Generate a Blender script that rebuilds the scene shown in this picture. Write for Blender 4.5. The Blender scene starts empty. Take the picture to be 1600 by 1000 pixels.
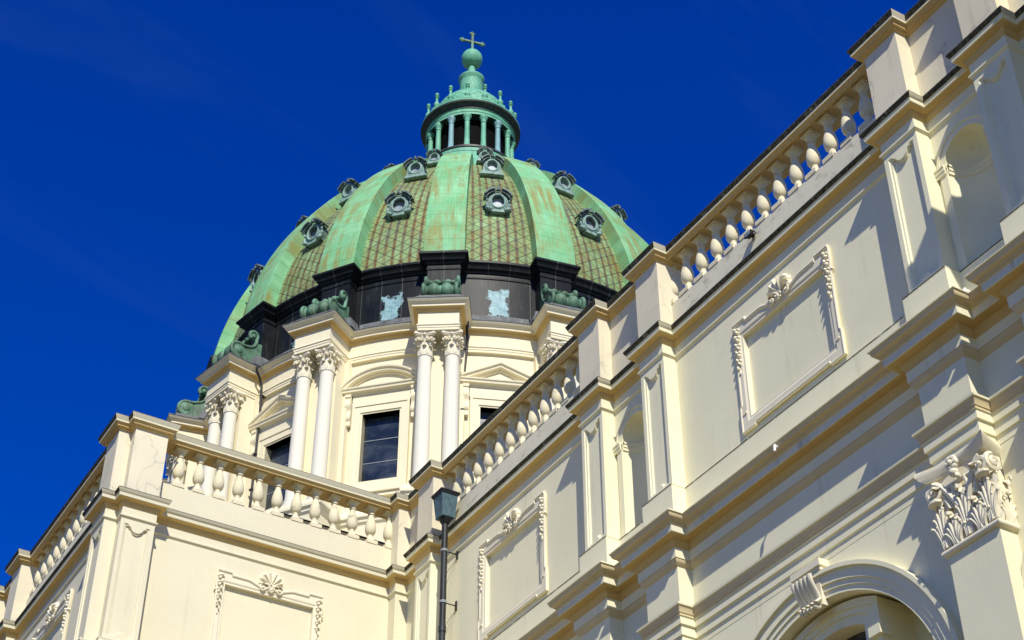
import bpy, bmesh, math, random
from mathutils import Vector, Matrix
from mathutils.geometry import tessellate_polygon
random.seed(7)
sin, cos, pi, tan = math.sin, math.cos, math.pi, math.tan
R_ = math.radians
scn = bpy.context.scene
col = scn.collection

# ---------------------------------------------------------------- camera
cam = bpy.data.objects.new("camera", bpy.data.cameras.new("camera"))
col.objects.link(cam)
cam.data.sensor_width = 36.0
cam.data.lens = 58.08
cam.data.clip_start = 0.1
cam.data.clip_end = 6000
M = Matrix.Rotation(R_(-31.0238817), 3, 'Z') @ Matrix.Rotation(R_(127.987577), 3, 'X') @ Matrix.Rotation(R_(-0.12236863), 3, 'Z')
cam.matrix_world = Matrix.Translation((0, 0, 1.6)) @ M.to_4x4()
scn.camera = cam

# ---------------------------------------------------------------- light
SUN_TO = Vector((1.0, 2.35, -2.40)).normalized()          # direction the light travels
sun_dir = -SUN_TO
sun_el = math.asin(sun_dir.z)
w = bpy.data.worlds.new("World"); scn.world = w
w.use_nodes = True
nt = w.node_tree
bg = nt.nodes["Background"]
sky = nt.nodes.new("ShaderNodeTexSky")
sky.sky_type = 'NISHITA'; sky.sun_disc = False
sky.sun_elevation = sun_el
sky.sun_rotation = math.atan2(sun_dir.x, sun_dir.y)
sky.altitude = 0; sky.air_density = 1.0; sky.dust_density = 0.0; sky.ozone_density = 3.0
hs = nt.nodes.new("ShaderNodeHueSaturation")
hs.inputs["Saturation"].default_value = 1.9
hs.inputs["Hue"].default_value = 0.533
nt.links.new(sky.outputs[0], hs.inputs["Color"])
# a trace of high cirrus
tc = nt.nodes.new("ShaderNodeTexCoord")
mp = nt.nodes.new("ShaderNodeMapping"); mp.inputs["Rotation"].default_value = (0.5, 0.35, 0.9); mp.inputs["Scale"].default_value = (2.0, 16.0, 5.0)
nz = nt.nodes.new("ShaderNodeTexNoise"); nz.inputs["Scale"].default_value = 1.1; nz.inputs["Detail"].default_value = 6; nz.inputs["Distortion"].default_value = 0.6
rp = nt.nodes.new("ShaderNodeValToRGB"); rp.color_ramp.elements[0].position = 0.56; rp.color_ramp.elements[1].position = 0.85
rp.color_ramp.elements[0].color = (0, 0, 0, 1); rp.color_ramp.elements[1].color = (0.045, 0.045, 0.045, 1)
mx = nt.nodes.new("ShaderNodeMix"); mx.data_type = 'RGBA'
mx.inputs[7].default_value = (1.6, 2.4, 4.2, 1)
nt.links.new(tc.outputs["Generated"], mp.inputs[0]); nt.links.new(mp.outputs[0], nz.inputs["Vector"]); nt.links.new(nz.outputs["Fac"], rp.inputs[0])
nt.links.new(rp.outputs[0], mx.inputs[0]); nt.links.new(hs.outputs[0], mx.inputs[6]); nt.links.new(mx.outputs[2], bg.inputs[0])
bg.inputs[1].default_value = 0.135
sl = bpy.data.lights.new("sun", 'SUN'); sl.energy = 5.0; sl.angle = R_(0.53); sl.color = (1.0, 0.95, 0.84)
so = bpy.data.objects.new("sun", sl); col.objects.link(so)
so.rotation_euler = SUN_TO.to_track_quat('-Z', 'Y').to_euler()
so.location = (-20, -40, 60)
scn.view_settings.view_transform = 'Standard'
scn.view_settings.look = 'None'
scn.view_settings.exposure = 0.07
scn.view_settings.gamma = 1.0
scn.cycles.max_bounces = 8
scn.cycles.diffuse_bounces = 5

# ---------------------------------------------------------------- materials
class NT:
    def __init__(s, name):
        s.m = bpy.data.materials.new(name); s.m.use_nodes = True
        s.t = s.m.node_tree; s.b = s.t.nodes["Principled BSDF"]
    def n(s, typ, **kw):
        nd = s.t.nodes.new(typ)
        for k, v in kw.items():
            if k.startswith("i_"):
                key = k[2:]
                key = int(key) if key.isdigit() else key
                nd.inputs[key].default_value = v
            else: setattr(nd, k, v)
        return nd
    def l(s, a, b): s.t.links.new(a, b)
    def coord(s, kind="Object"):
        return s.n("ShaderNodeTexCoord").outputs[kind]
    def geo(s): return s.n("ShaderNodeNewGeometry").outputs["Position"]
    def mapping(s, v, scale=(1, 1, 1), rot=(0, 0, 0), loc=(0, 0, 0)):
        mp = s.n("ShaderNodeMapping"); s.l(v, mp.inputs[0])
        mp.inputs["Scale"].default_value = scale; mp.inputs["Rotation"].default_value = rot; mp.inputs["Location"].default_value = loc
        return mp.outputs[0]
    def noise(s, v, scale, detail=4, rough=0.6, dist=0.0):
        nd = s.n("ShaderNodeTexNoise"); s.l(v, nd.inputs["Vector"])
        nd.inputs["Scale"].default_value = scale; nd.inputs["Detail"].default_value = detail
        nd.inputs["Roughness"].default_value = rough; nd.inputs["Distortion"].default_value = dist
        return nd.outputs["Fac"]
    def ramp(s, f, stops):
        nd = s.n("ShaderNodeValToRGB"); s.l(f, nd.inputs[0])
        e = nd.color_ramp.elements
        while len(e) < len(stops): e.new(0.5)
        for el, (p, c) in zip(e, stops):
            el.position = p
            el.color = (c, c, c, 1) if isinstance(c, (int, float)) else (*c, 1)
        return nd.outputs[0]
    def mix(s, f, a, b, mode='MIX'):
        nd = s.n("ShaderNodeMix", data_type='RGBA', blend_type=mode)
        for sock, v in ((nd.inputs[0], f), (nd.inputs[6], a), (nd.inputs[7], b)):
            if hasattr(v, 'is_output'): s.l(v, sock)
            elif isinstance(v, (int, float)): sock.default_value = v if sock.type == 'VALUE' else (v, v, v, 1)
            else: sock.default_value = (*v, 1)
        return nd.outputs[2]
    def math(s, op, a, b=None, clamp=False):
        nd = s.n("ShaderNodeMath", operation=op, use_clamp=clamp)
        for sock, v in ((nd.inputs[0], a), (nd.inputs[1], b)):
            if v is None: continue
            if hasattr(v, 'is_output'): s.l(v, sock)
            else: sock.default_value = v
        return nd.outputs[0]
    def bump(s, h, strength=0.3, dist=0.02, normal=None):
        nd = s.n("ShaderNodeBump"); s.l(h, nd.inputs["Height"])
        nd.inputs["Strength"].default_value = strength; nd.inputs["Distance"].default_value = dist
        if normal is not None: s.l(normal, nd.inputs["Normal"])
        return nd.outputs[0]
    def out(s, color, rough=0.85, normal=None, metallic=0.0, spec=0.3):
        for k, v in (("Base Color", color), ("Roughness", rough), ("Metallic", metallic), ("Specular IOR Level", spec)):
            sock = s.b.inputs[k]
            if hasattr(v, 'is_output'): s.l(v, sock)
            elif k == "Base Color": sock.default_value = (*v, 1)
            else: sock.default_value = v
        if normal is not None: s.l(normal, s.b.inputs["Normal"])
        return s.m

CREAM = (0.760, 0.705, 0.500)
NCREAM = (0.845, 0.80, 0.555)

def stucco(name, base=CREAM, streak=0.25, cracks=0.0, mottle=0.10, grime=0.0):
    t = NT(name); P = t.geo()
    big = t.noise(P, 0.55, 5, 0.6)
    c = t.mix(t.ramp(big, [(0.3, 0.0), (0.75, 1.0)]), base, tuple(b * (1 - mottle) for b in base))
    fine = t.noise(P, 9.0, 5, 0.65)
    c = t.mix(t.ramp(fine, [(0.35, 0.0), (0.8, 0.35)]), c, tuple(b * 0.86 for b in base))
    sv = t.noise(t.mapping(P, (5.0, 5.0, 0.22)), 1.0, 4, 0.6)
    sm = t.math('MULTIPLY', t.ramp(sv, [(0.56, 0.0), (0.78, 1.0)]), t.ramp(t.noise(P, 0.9, 3, 0.5), [(0.42, 0.0), (0.66, 1.0)]))
    c = t.mix(t.math('MULTIPLY', sm, streak), c, (0.36, 0.32, 0.22))
    if grime:
        g = t.noise(t.mapping(P, (2.2, 2.2, 4.0)), 1.0, 7, 0.72)
        c = t.mix(t.ramp(g, [(0.58 - grime * .14, 0.0), (0.74, 0.75)]), c, (0.10, 0.095, 0.06))
    h = t.math('ADD', t.math('MULTIPLY', fine, 0.5), t.math('MULTIPLY', big, 1.0))
    if cracks:
        wob = t.n("ShaderNodeVectorMath", operation='ADD')
        nz = t.n("ShaderNodeTexNoise"); t.l(P, nz.inputs["Vector"]); nz.inputs["Scale"].default_value = 2.2; nz.inputs["Detail"].default_value = 5
        sc = t.n("ShaderNodeVectorMath", operation='SCALE'); t.l(nz.outputs["Color"], sc.inputs[0]); sc.inputs[3].default_value = 0.75
        t.l(P, wob.inputs[0]); t.l(sc.outputs[0], wob.inputs[1])
        vo = t.n("ShaderNodeTexVoronoi", feature='DISTANCE_TO_EDGE'); t.l(wob.outputs[0], vo.inputs["Vector"]); vo.inputs["Scale"].default_value = 0.9
        line = t.ramp(vo.outputs["Distance"], [(0.0, 1.0), (0.011, 0.0)])
        msk = t.ramp(t.noise(P, 1.1, 2, 0.5), [(0.46, 0.0), (0.58, 1.0)])
        k = t.math('MULTIPLY', t.math('MULTIPLY', line, msk), cracks)
        c = t.mix(k, c, (0.15, 0.13, 0.09))
        soft = t.math('MULTIPLY', t.ramp(vo.outputs["Distance"], [(0.0, 1.0), (0.09, 0.0)]), t.math('MULTIPLY', msk, 0.22 * cracks))
        c = t.mix(soft, c, (0.50, 0.46, 0.36))
    return t.out(c, 0.88, t.bump(h, 0.18, 0.012), spec=0.2)

def grime_mat(name, lo, hi, base=CREAM, dark=(0.035, 0.033, 0.022)):
    t = NT(name); P = t.geo()
    n1 = t.noise(t.mapping(P, (3.0, 3.0, 6.0)), 1.0, 8, 0.75)
    n2 = t.noise(t.mapping(P, (14, 14, 9)), 1.0, 4, 0.7)
    f = t.ramp(t.math('ADD', t.math('MULTIPLY', n1, 0.65), t.math('MULTIPLY', n2, 0.35)), [(lo, 1.0), (hi, 0.0)])
    c = t.mix(t.ramp(n2, [(0.35, 0.0), (0.7, 1.0)]), dark, (0.15, 0.14, 0.085))
    sn = t.n("ShaderNodeSeparateXYZ"); t.l(t.n("ShaderNodeNewGeometry").outputs["True Normal"], sn.inputs[0])
    south = t.ramp(t.math('MULTIPLY', sn.outputs[1], -1.0), [(0.35, 1.0), (0.75, 0.10)])
    f = t.math('MULTIPLY', f, south)
    c = t.mix(f, tuple(b * 0.85 for b in base), c)
    return t.out(c, 0.95, t.bump(n2, 0.3, 0.02), spec=0.1)

def copper_rib(name, brown=1.0, green=(0.145, 0.42, 0.165), pale=(0.265, 0.57, 0.29), seams=True):
    t = NT(name); U = t.coord("UV"); P = t.geo()
    sep = t.n("ShaderNodeSeparateXYZ"); t.l(U, sep.inputs[0])
    n1 = t.noise(P, 0.9, 5, 0.6); n2 = t.noise(P, 6.5, 5, 0.7)
    c = t.mix(t.ramp(n1, [(0.35, 0.0), (0.65, 1.0)]), green, pale)
    c = t.mix(t.ramp(n2, [(0.4, 0.0), (0.75, 0.5)]), c, (0.16, 0.40, 0.26))
    fs_ = t.noise(t.mapping(U, (48.0, 1.1, 1)), 1.0, 4, 0.7)
    c = t.mix(t.ramp(fs_, [(0.52, 0.0), (0.72, 0.6)]), c, (0.10, 0.26, 0.10))
    c = t.mix(t.ramp(fs_, [(0.28, 0.5), (0.44, 0.0)]), c, (0.36, 0.66, 0.42))
    st = t.noise(t.mapping(U, (9.0, 0.35, 1)), 1.0, 5, 0.65, 0.4)
    pm = t.noise(t.mapping(P, (0.8, 0.8, 0.8)), 1.0, 3, 0.6)
    f = t.math('MULTIPLY', t.ramp(st, [(0.42, 0.0), (0.58, 1.0)]), t.ramp(pm, [(0.38, 0.0), (0.55, 1.0)]))
    c = t.mix(t.math('MULTIPLY', f, 0.85 * brown), c, (0.25, 0.22, 0.05))
    f2 = t.math('MULTIPLY', t.ramp(st, [(0.60, 0.0), (0.75, 1.0)]), t.ramp(pm, [(0.52, 0.0), (0.64, 1.0)]))
    c = t.mix(t.math('MULTIPLY', f2, 0.7 * brown), c, (0.30, 0.13, 0.03))
    h = n2
    if seams:
        # sheets lapped every 0.75 m along the rib
        fr = t.math('FRACT', t.math('DIVIDE', sep.outputs[1], 0.75))
        ln = t.ramp(fr, [(0.0, 1.0), (0.035, 0.0)])
        c = t.mix(t.math('MULTIPLY', ln, 0.75), c, (0.05, 0.10, 0.06))
        cell = t.n("ShaderNodeTexWhiteNoise", noise_dimensions='1D'); t.l(t.math('FLOOR', t.math('DIVIDE', sep.outputs[1], 0.75)), cell.inputs["W"])
        c = t.mix(t.math('MULTIPLY', cell.outputs["Value"], 0.22), c, (0.17, 0.42, 0.22))
        h = t.math('SUBTRACT', n2, t.math('MULTIPLY', ln, 1.5))
    return t.out(c, 0.72, t.bump(h, 0.25, 0.02), spec=0.3)

def copper_tile(name):
    t = NT(name); U = t.coord("UV"); P = t.geo()
    sep = t.n("ShaderNodeSeparateXYZ"); t.l(U, sep.inputs[0])
    u8 = t.math('MULTIPLY', sep.outputs[0], 12.0)
    v = t.math('DIVIDE', sep.outputs[1], 0.27)
    a = t.math('ADD', u8, v); b = t.math('SUBTRACT', u8, v)
    a = t.math('MULTIPLY', a, 0.5); b = t.math('MULTIPLY', b, 0.5)
    def line(x, wd):
        f = t.math('FRACT', x)
        d = t.math('ABSOLUTE', t.math('SUBTRACT', f, 0.5))
        return t.ramp(d, [(0.5 - wd, 0.0), (0.5 - wd * 0.35, 1.0)])
    la = line(a, 0.055); lb = line(b, 0.055)
    ln = t.math('MAXIMUM', la, lb)
    # per tile tone
    cmb = t.n("ShaderNodeCombineXYZ"); t.l(t.math('FLOOR', a), cmb.inputs[0]); t.l(t.math('FLOOR', b), cmb.inputs[1])
    wn = t.n("ShaderNodeTexWhiteNoise", noise_dimensions='3D')
    t.l(cmb.outputs[0], wn.inputs["Vector"])
    n1 = t.noise(P, 1.1, 5, 0.6); n2 = t.noise(P, 8.0, 5, 0.7)
    c = t.mix(t.ramp(n1, [(0.32, 0.0), (0.68, 1.0)]), (0.135, 0.21, 0.06), (0.30, 0.46, 0.21))
    c = t.mix(t.ramp(wn.outputs["Value"], [(0.3, 0.0), (1.0, 0.55)]), c, (0.27, 0.25, 0.085))
    c = t.mix(t.ramp(n2, [(0.4, 0.0), (0.75, 0.5)]), c, (0.12, 0.17, 0.07))
    # rust streaks run down each column of tile corners
    cs = t.math('ABSOLUTE', t.math('SUBTRACT', t.math('FRACT', u8), 0.5))
    core = t.ramp(cs, [(0.24, 0.0), (0.42, 1.0)])
    stn = t.noise(t.mapping(U, (11.0, 0.25, 1)), 1.0, 5, 0.65)
    stn2 = t.noise(t.mapping(P, (0.7, 0.7, 0.9)), 1.0, 4, 0.65)
    f = t.math('MULTIPLY', core, t.ramp(t.math('ADD', t.math('MULTIPLY', stn, .55), t.math('MULTIPLY', stn2, .45)), [(0.36, 0.3), (0.50, 1.0)]))
    c = t.mix(t.math('MULTIPLY', f, 0.95), c, t.mix(t.ramp(t.noise(t.mapping(U, (4.0, 0.8, 1), loc=(9.3, 2.1, 0)), 1.0, 3, 0.6), [(0.42, 0.0), (0.6, 1.0)]), (0.135, 0.062, 0.016), (0.085, 0.075, 0.055)))
    wide = t.math('MULTIPLY', t.ramp(stn2, [(0.5, 0.0), (0.66, 1.0)]), t.ramp(stn, [(0.42, 0.0), (0.6, 1.0)]))
    c = t.mix(t.math('MULTIPLY', wide, 0.55), c, (0.20, 0.15, 0.045))
    gy = t.math('MULTIPLY', t.ramp(t.noise(t.mapping(U, (5.0, 0.3, 1), loc=(3.1, 7.7, 0)), 1.0, 3, 0.5), [(0.56, 0.0), (0.68, 1.0)]), 0.5)
    c = t.mix(gy, c, (0.13, 0.12, 0.11))
    c = t.mix(t.math('MULTIPLY', ln, 0.85), c, (0.028, 0.026, 0.018))
    h = t.math('SUBTRACT', t.math('MULTIPLY', n2, 0.4), t.math('MULTIPLY', ln, 1.0))
    return t.out(c, 0.7, t.bump(h, 0.45, 0.03), spec=0.3)

def copper_plain(name, a=(0.10, 0.35, 0.215), b=(0.195, 0.50, 0.33), dirt=(0.07, 0.13, 0.10), amount=0.5, lattice=False):
    t = NT(name); P = t.geo()
    n1 = t.noise(P, 1.6, 5, 0.6); n2 = t.noise(t.mapping(P, (7, 7, 2.2)), 1.0, 6, 0.7)
    c = t.mix(t.ramp(n1, [(0.3, 0.0), (0.7, 1.0)]), a, b)
    c = t.mix(t.math('MULTIPLY', t.ramp(n2, [(0.5, 0.0), (0.72, 1.0)]), amount), c, dirt)
    h = n2
    if lattice:
        U = t.coord("UV"); sep = t.n("ShaderNodeSeparateXYZ"); t.l(U, sep.inputs[0])
        u = sep.outputs[0]; v = sep.outputs[1]
        ls = []
        for x in (t.math('ADD', u, v), t.math('SUBTRACT', u, v)):
            d = t.math('ABSOLUTE', t.math('SUBTRACT', t.math('FRACT', x), 0.5))
            ls.append(t.ramp(d, [(0.40, 0.0), (0.48, 1.0)]))
        ln = t.math('MAXIMUM', *ls)
        c = t.mix(t.math('MULTIPLY', ln, 0.55), c, (0.05, 0.13, 0.09))
        h = t.math('SUBTRACT', n2, ln)
    return t.out(c, 0.6, t.bump(h, 0.25, 0.015), spec=0.35)

def dark_lead(name):
    t = NT(name); U = t.coord("UV"); P = t.geo()
    sep = t.n("ShaderNodeSeparateXYZ"); t.l(U, sep.inputs[0])
    n1 = t.noise(P, 1.3, 6, 0.65); n2 = t.noise(t.mapping(P, (6, 6, 1.2)), 1.0, 5, 0.7)
    c = t.mix(t.ramp(n1, [(0.3, 0.0), (0.75, 1.0)]), (0.006, 0.008, 0.009), (0.016, 0.019, 0.021))
    c = t.mix(t.math('MULTIPLY', t.ramp(n2, [(0.58, 0.0), (0.8, 1.0)]), 0.4), c, (0.11, 0.13, 0.135))
    # bare pale patch worn in the middle of every bay
    du = t.math('ABSOLUTE', t.math('SUBTRACT', t.math('FRACT', sep.outputs[0]), 0.5))
    dv = t.math('ABSOLUTE', t.math('SUBTRACT', sep.outputs[1], 37.05))
    d = t.math('MAXIMUM', t.math('MULTIPLY', du, 1.0 / 0.125), t.math('MULTIPLY', dv, 1.0 / 0.72))
    hb_ = t.n('ShaderNodeTexWhiteNoise', noise_dimensions='1D'); t.l(t.math('FLOOR', sep.outputs[0]), hb_.inputs['W'])
    d = t.math('ADD', d, t.math('MULTIPLY', hb_.outputs['Value'], 0.45))
    edge = t.math('ADD', d, t.math('MULTIPLY', t.math('SUBTRACT', t.noise(P, 2.6, 6, 0.7), 0.5), 1.9))
    pm = t.ramp(edge, [(0.80, 1.0), (0.88, 0.0)])
    pale = t.mix(t.ramp(t.noise(P, 7, 4, 0.6), [(0.35, 0.0), (0.65, 1.0)]), (0.17, 0.31, 0.33), (0.33, 0.50, 0.51))
    c = t.mix(pm, c, pale)
    # upright sheet seams
    d2 = t.math('ABSOLUTE', t.math('SUBTRACT', t.math('FRACT', t.math('MULTIPLY', sep.outputs[0], 5.0)), 0.5))
    sm = t.ramp(d2, [(0.478, 0.0), (0.49, 1.0)])
    c = t.mix(t.math('MULTIPLY', sm, 0.5), c, (0.13, 0.14, 0.13))
    return t.out(c, 0.42, t.bump(t.math('ADD', n2, sm), 0.2, 0.02), spec=0.12)

def simple(name, base, rough=0.6, var=0.3, scale=6.0, spec=0.3, metallic=0.0, second=None, stretch=1.0):
    t = NT(name); P = t.geo()
    n = t.noise(t.mapping(P, (scale, scale, scale * stretch)), 1.0, 5, 0.65)
    c = t.mix(t.ramp(n, [(0.35, 0.0), (0.7, 1.0)]), base, second or tuple(b * (1 - var) for b in base))
    return t.out(c, rough, t.bump(n, 0.15, 0.01), spec=spec, metallic=metallic)

def glass_mat(name):
    t = NT(name); P = t.geo()
    n = t.noise(t.mapping(P, (1.2, 1.2, 2.2)), 1.0, 5, 0.6, 0.6)
    c = t.mix(t.ramp(n, [(0.4, 0.0), (0.75, 1.0)]), (0.014, 0.021, 0.030), (0.045, 0.060, 0.080))
    rg = t.ramp(n, [(0.35, 0.08), (0.7, 0.4)])
    return t.out(c, rg, None, spec=0.5)

MAT = dict(
    stucco=stucco("cream_stucco", NCREAM, streak=0.42),
    tstucco=stucco("yellow_cream_stucco"),
    base=stucco("weathered_stucco", (0.79, 0.735, 0.54), streak=0.5, grime=0.2, mottle=0.14),
    pedestal=stucco("cracked_stucco", (0.79, 0.72, 0.52), streak=0.45, cracks=0.6, mottle=0.16),
    pale=stucco("pale_column_paint", (0.80, 0.76, 0.62), streak=0.15, mottle=0.06),
    drum=stucco("drum_cream_paint", (0.82, 0.75, 0.53), streak=0.18, mottle=0.06),
    balust=stucco("baluster_paint", (0.77, 0.70, 0.48), streak=0.45, mottle=0.14, grime=0.05),
    orn=stucco("ornament_paint", (0.80, 0.74, 0.55), streak=0.2, mottle=0.08),
    grime=grime_mat("black_lichen", 0.56, 0.72),
    arris=simple("dark_weathered_arris", (0.05, 0.047, 0.035), 0.9, scale=9, second=(0.16, 0.145, 0.10)),
    grime_line=grime_mat("dirt_line", 0.55, 0.62, dark=(0.06, 0.055, 0.045)),
    soffit=stucco("bounce_tint_stucco", (0.68, 0.49, 0.20), streak=0.4, mottle=0.15),  # orange bounce light on the undersides is painted into this colour
    under=stucco("golden_shade_stucco", (0.75, 0.62, 0.36), streak=0.4, mottle=0.2),  # golden shade of the cyma and bed mouldings, painted in as colour
    drip=stucco("drip_stained_stucco", (0.80, 0.755, 0.56), streak=1.0, mottle=0.15),
    rib=copper_rib("green_copper_sheet"),
    tile=copper_tile("stained_copper_tile"),
    copper=copper_plain("green_copper"),
    copper_lat=copper_plain("green_copper_lattice", lattice=True),
    copper_blue=copper_plain("blue_grey_copper", (0.17, 0.34, 0.36), (0.24, 0.42, 0.44)),
    copper_dark=copper_plain("stained_copper", (0.06, 0.10, 0.05), (0.14, 0.31, 0.20), dirt=(0.03, 0.024, 0.012), amount=1.0),
    lead=dark_lead("black_lead_sheet"),
    lead_grey=simple("grey_lead", (0.17, 0.18, 0.18), 0.55, scale=5, second=(0.06, 0.065, 0.06), stretch=0.3),
    dormer=simple("weathered_zinc", (0.17, 0.24, 0.22), 0.6, scale=8, second=(0.035, 0.055, 0.052), stretch=0.5),
    dormer_light=simple("pale_patina", (0.30, 0.44, 0.38), 0.65, scale=8, second=(0.12, 0.20, 0.17), stretch=0.5),
    glass=glass_mat("dark_glass"),
    oculus=simple("dusty_glass", (0.36, 0.42, 0.44), 0.5, scale=3.5, second=(0.13, 0.17, 0.19), spec=0.6),
    shade_metal=simple("shade_black_copper", (0.022, 0.028, 0.025), 0.5, scale=6, second=(0.05, 0.065, 0.055), stretch=0.4),  # black shading of the lantern mouldings, put into the colour
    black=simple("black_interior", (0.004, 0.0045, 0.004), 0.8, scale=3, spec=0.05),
    pipe=simple("dark_pipe_paint", (0.028, 0.031, 0.031), 0.5, scale=5, second=(0.014, 0.015, 0.015), stretch=0.3, spec=0.35),
    hopper=simple("blue_green_copper_hopper", (0.095, 0.17, 0.19), 0.55, scale=9, second=(0.035, 0.065, 0.08), stretch=0.5),
    iron=simple("black_iron", (0.02, 0.02, 0.02), 0.5, scale=9),
    white=simple("white_plastic", (0.8, 0.8, 0.78), 0.4, var=0.1),
    bar=simple("grey_glazing_bar", (0.30, 0.33, 0.35), 0.5),
    zinc=simple("roof_sheet", (0.22, 0.23, 0.23), 0.6),
    ground=simple("warm_paving", (0.105, 0.072, 0.028), 0.9, scale=1.5, second=(0.085, 0.058, 0.022)),
)

# ---------------------------------------------------------------- builders
class MB:
    """collects geometry; build() links it as ONE mesh object"""
    def __init__(s): s.v = []; s.f = []; s.m = []; s.uv = None
    def add(s, vs, fs, mi=0, uvs=None):
        o = len(s.v); s.v += [tuple(p) for p in vs]
        for f in fs: s.f.append(tuple(o + i for i in f)); s.m.append(mi)
        if uvs is not None:
            if s.uv is None: s.uv = [(0, 0)] * o
            s.uv += uvs
        elif s.uv is not None: s.uv += [(0, 0)] * len(vs)
    def build(s, name, mats, parent=None, angle=32):
        me = bpy.data.meshes.new(name)
        me.from_pydata(s.v, [], s.f)
        mats = mats if isinstance(mats, (list, tuple)) else [mats]
        for m in mats: me.materials.append(MAT[m] if isinstance(m, str) else m)
        me.polygons.foreach_set("material_index", s.m)
        if s.uv is not None:
            ul = me.uv_layers.new(name="UVMap")
            ul.data.foreach_set("uv", [c for l in me.loops for c in s.uv[l.vertex_index]])
        bm = bmesh.new(); bm.from_mesh(me)
        bmesh.ops.recalc_face_normals(bm, faces=bm.faces)
        bm.to_mesh(me); bm.free()
        me.polygons.foreach_set("use_smooth", [True] * len(me.polygons))
        me.set_sharp_from_angle(angle=R_(angle))
        me.update()
        ob = bpy.data.objects.new(name, me); col.objects.link(ob)
        if parent is not None: ob.parent = parent
        return ob

def thing(name, label, cat, loc=(0, 0, 0), group=None):
    o = bpy.data.objects.new(name, None); col.objects.link(o)
    o.location = loc; o.empty_display_size = 0.3
    o['label'] = label; o['category'] = cat
    if group: o['group'] = group
    return o
def tag(o, label, cat, group=None):
    o['label'] = label; o['category'] = cat
    if group: o['group'] = group
    return o
def dup(o, parent=None, mat=None):
    c = o.copy(); col.objects.link(c)
    if parent is not None: c.parent = parent
    return c
def adopt(o, root):
    """child keeps its world place although its thing stands elsewhere"""
    o.parent = root
    o.matrix_parent_inverse = Matrix.Translation(root.location).inverted()

def box(mb, F, u0, u1, d0, d1, z0, z1, mi=0):
    vs = [F(u, d, z) for z in (z0, z1) for d in (d0, d1) for u in (u0, u1)]
    mb.add(vs, [(0, 1, 3, 2), (4, 5, 7, 6), (0, 1, 5, 4), (2, 3, 7, 6), (0, 2, 6, 4), (1, 3, 7, 5)], mi)

def poly_face(mb, F, outer, holes, d, mi=0):
    loops = [[Vector((a, b, 0)) for a, b in outer]] + [[Vector((a, b, 0)) for a, b in h] for h in holes]
    tri = tessellate_polygon(loops)
    pts = [p for lp in loops for p in lp]
    mb.add([F(p.x, d, p.y) for p in pts], [tuple(t) for t in tri], mi)

def loop_wall(mb, F, la, da, lb, db, mi=0):
    n = len(la)
    mb.add([F(a, da, b) for a, b in la] + [F(a, db, b) for a, b in lb],
           [(i, (i + 1) % n, n + (i + 1) % n, n + i) for i in range(n)], mi)

def prism(mb, F, outline, d0, d1, mi=0, holes=()):
    poly_face(mb, F, outline, holes, d1, mi)
    loop_wall(mb, F, outline, d0, outline, d1, mi)
    for h in holes: loop_wall(mb, F, h, d0, h, d1, mi)

def sweep(mb, path, prof, mats=None, closed=False, prev=None, nxt=None, uvs=None, zoff=0.0, caps=True):
    """carry a moulding profile [(outward, z)] along a plan path, mitred at every corner; outward is to the left"""
    n = len(path); rows = []
    for i, p in enumerate(path):
        a = path[i - 1] if (i > 0 or closed) else prev
        b = path[(i + 1) % n] if (i < n - 1 or closed) else nxt
        ds = []
        if a is not None: ds.append(Vector((p[0] - a[0], p[1] - a[1])).normalized())
        if b is not None: ds.append(Vector((b[0] - p[0], b[1] - p[1])).normalized())
        ns = [Vector((-d.y, d.x)) for d in ds]
        if len(ns) == 2:
            m = ns[0] + ns[1]
            m = m / max(0.15, m.dot(ns[0]))
        else: m = ns[0]
        rows.append(m)
    k = len(prof); vs = []; uv = []
    for i, (p, m) in enumerate(zip(path, rows)):
        for o, z in prof:
            vs.append((p[0] + m.x * o, p[1] + m.y * o, z + zoff))
            if uvs is not None: uv.append((uvs[i], z))
    segs = n if closed else n - 1
    for j in range(k - 1):
        fs = []
        for i in range(segs):
            a = i * k + j; b = ((i + 1) % n) * k + j
            fs.append((a, b, b + 1, a + 1))
        if j == 0: base = len(mb.v); mb.add(vs, fs, mats[j] if mats else 0, uv if uvs is not None else None)
        else:
            for f in fs: mb.f.append(tuple(base + q for q in f)); mb.m.append(mats[j] if mats else 0)
    if caps and not closed:
        for i in (0, n - 1):
            mb.f.append(tuple(base + i * k + j for j in range(k))); mb.m.append(0)

def lathe(mb, prof, c=(0, 0, 0), seg=24, ax='z', mi=0, uvk=None, a0=0.0, fn=None, mats=None):
    """prof [(r, h)] turned round an upright axis (or mapped with fn(x, y, h))"""
    vs = []; uv = []
    wrap = seg + (1 if uvk else 0)
    for r, h in prof:
        for i in range(wrap):
            t = a0 + 2 * pi * i / seg
            x, y = r * cos(t), r * sin(t)
            vs.append(fn(x, y, h) if fn else (c[0] + x, c[1] + y, c[2] + h))
            if uvk: uv.append((i / seg * uvk[0], h * uvk[1]))
    base = len(mb.v); first = True
    for j in range(len(prof) - 1):
        fs = []
        for i in range(seg):
            i2 = i + 1 if uvk else (i + 1) % seg
            fs.append((j * wrap + i, j * wrap + i2, (j + 1) * wrap + i2, (j + 1) * wrap + i))
        m = mats[j] if mats else mi
        if first: mb.add(vs, fs, m, uv if uvk else None); first = False
        else:
            for f in fs: mb.f.append(tuple(base + q for q in f)); mb.m.append(m)

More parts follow.
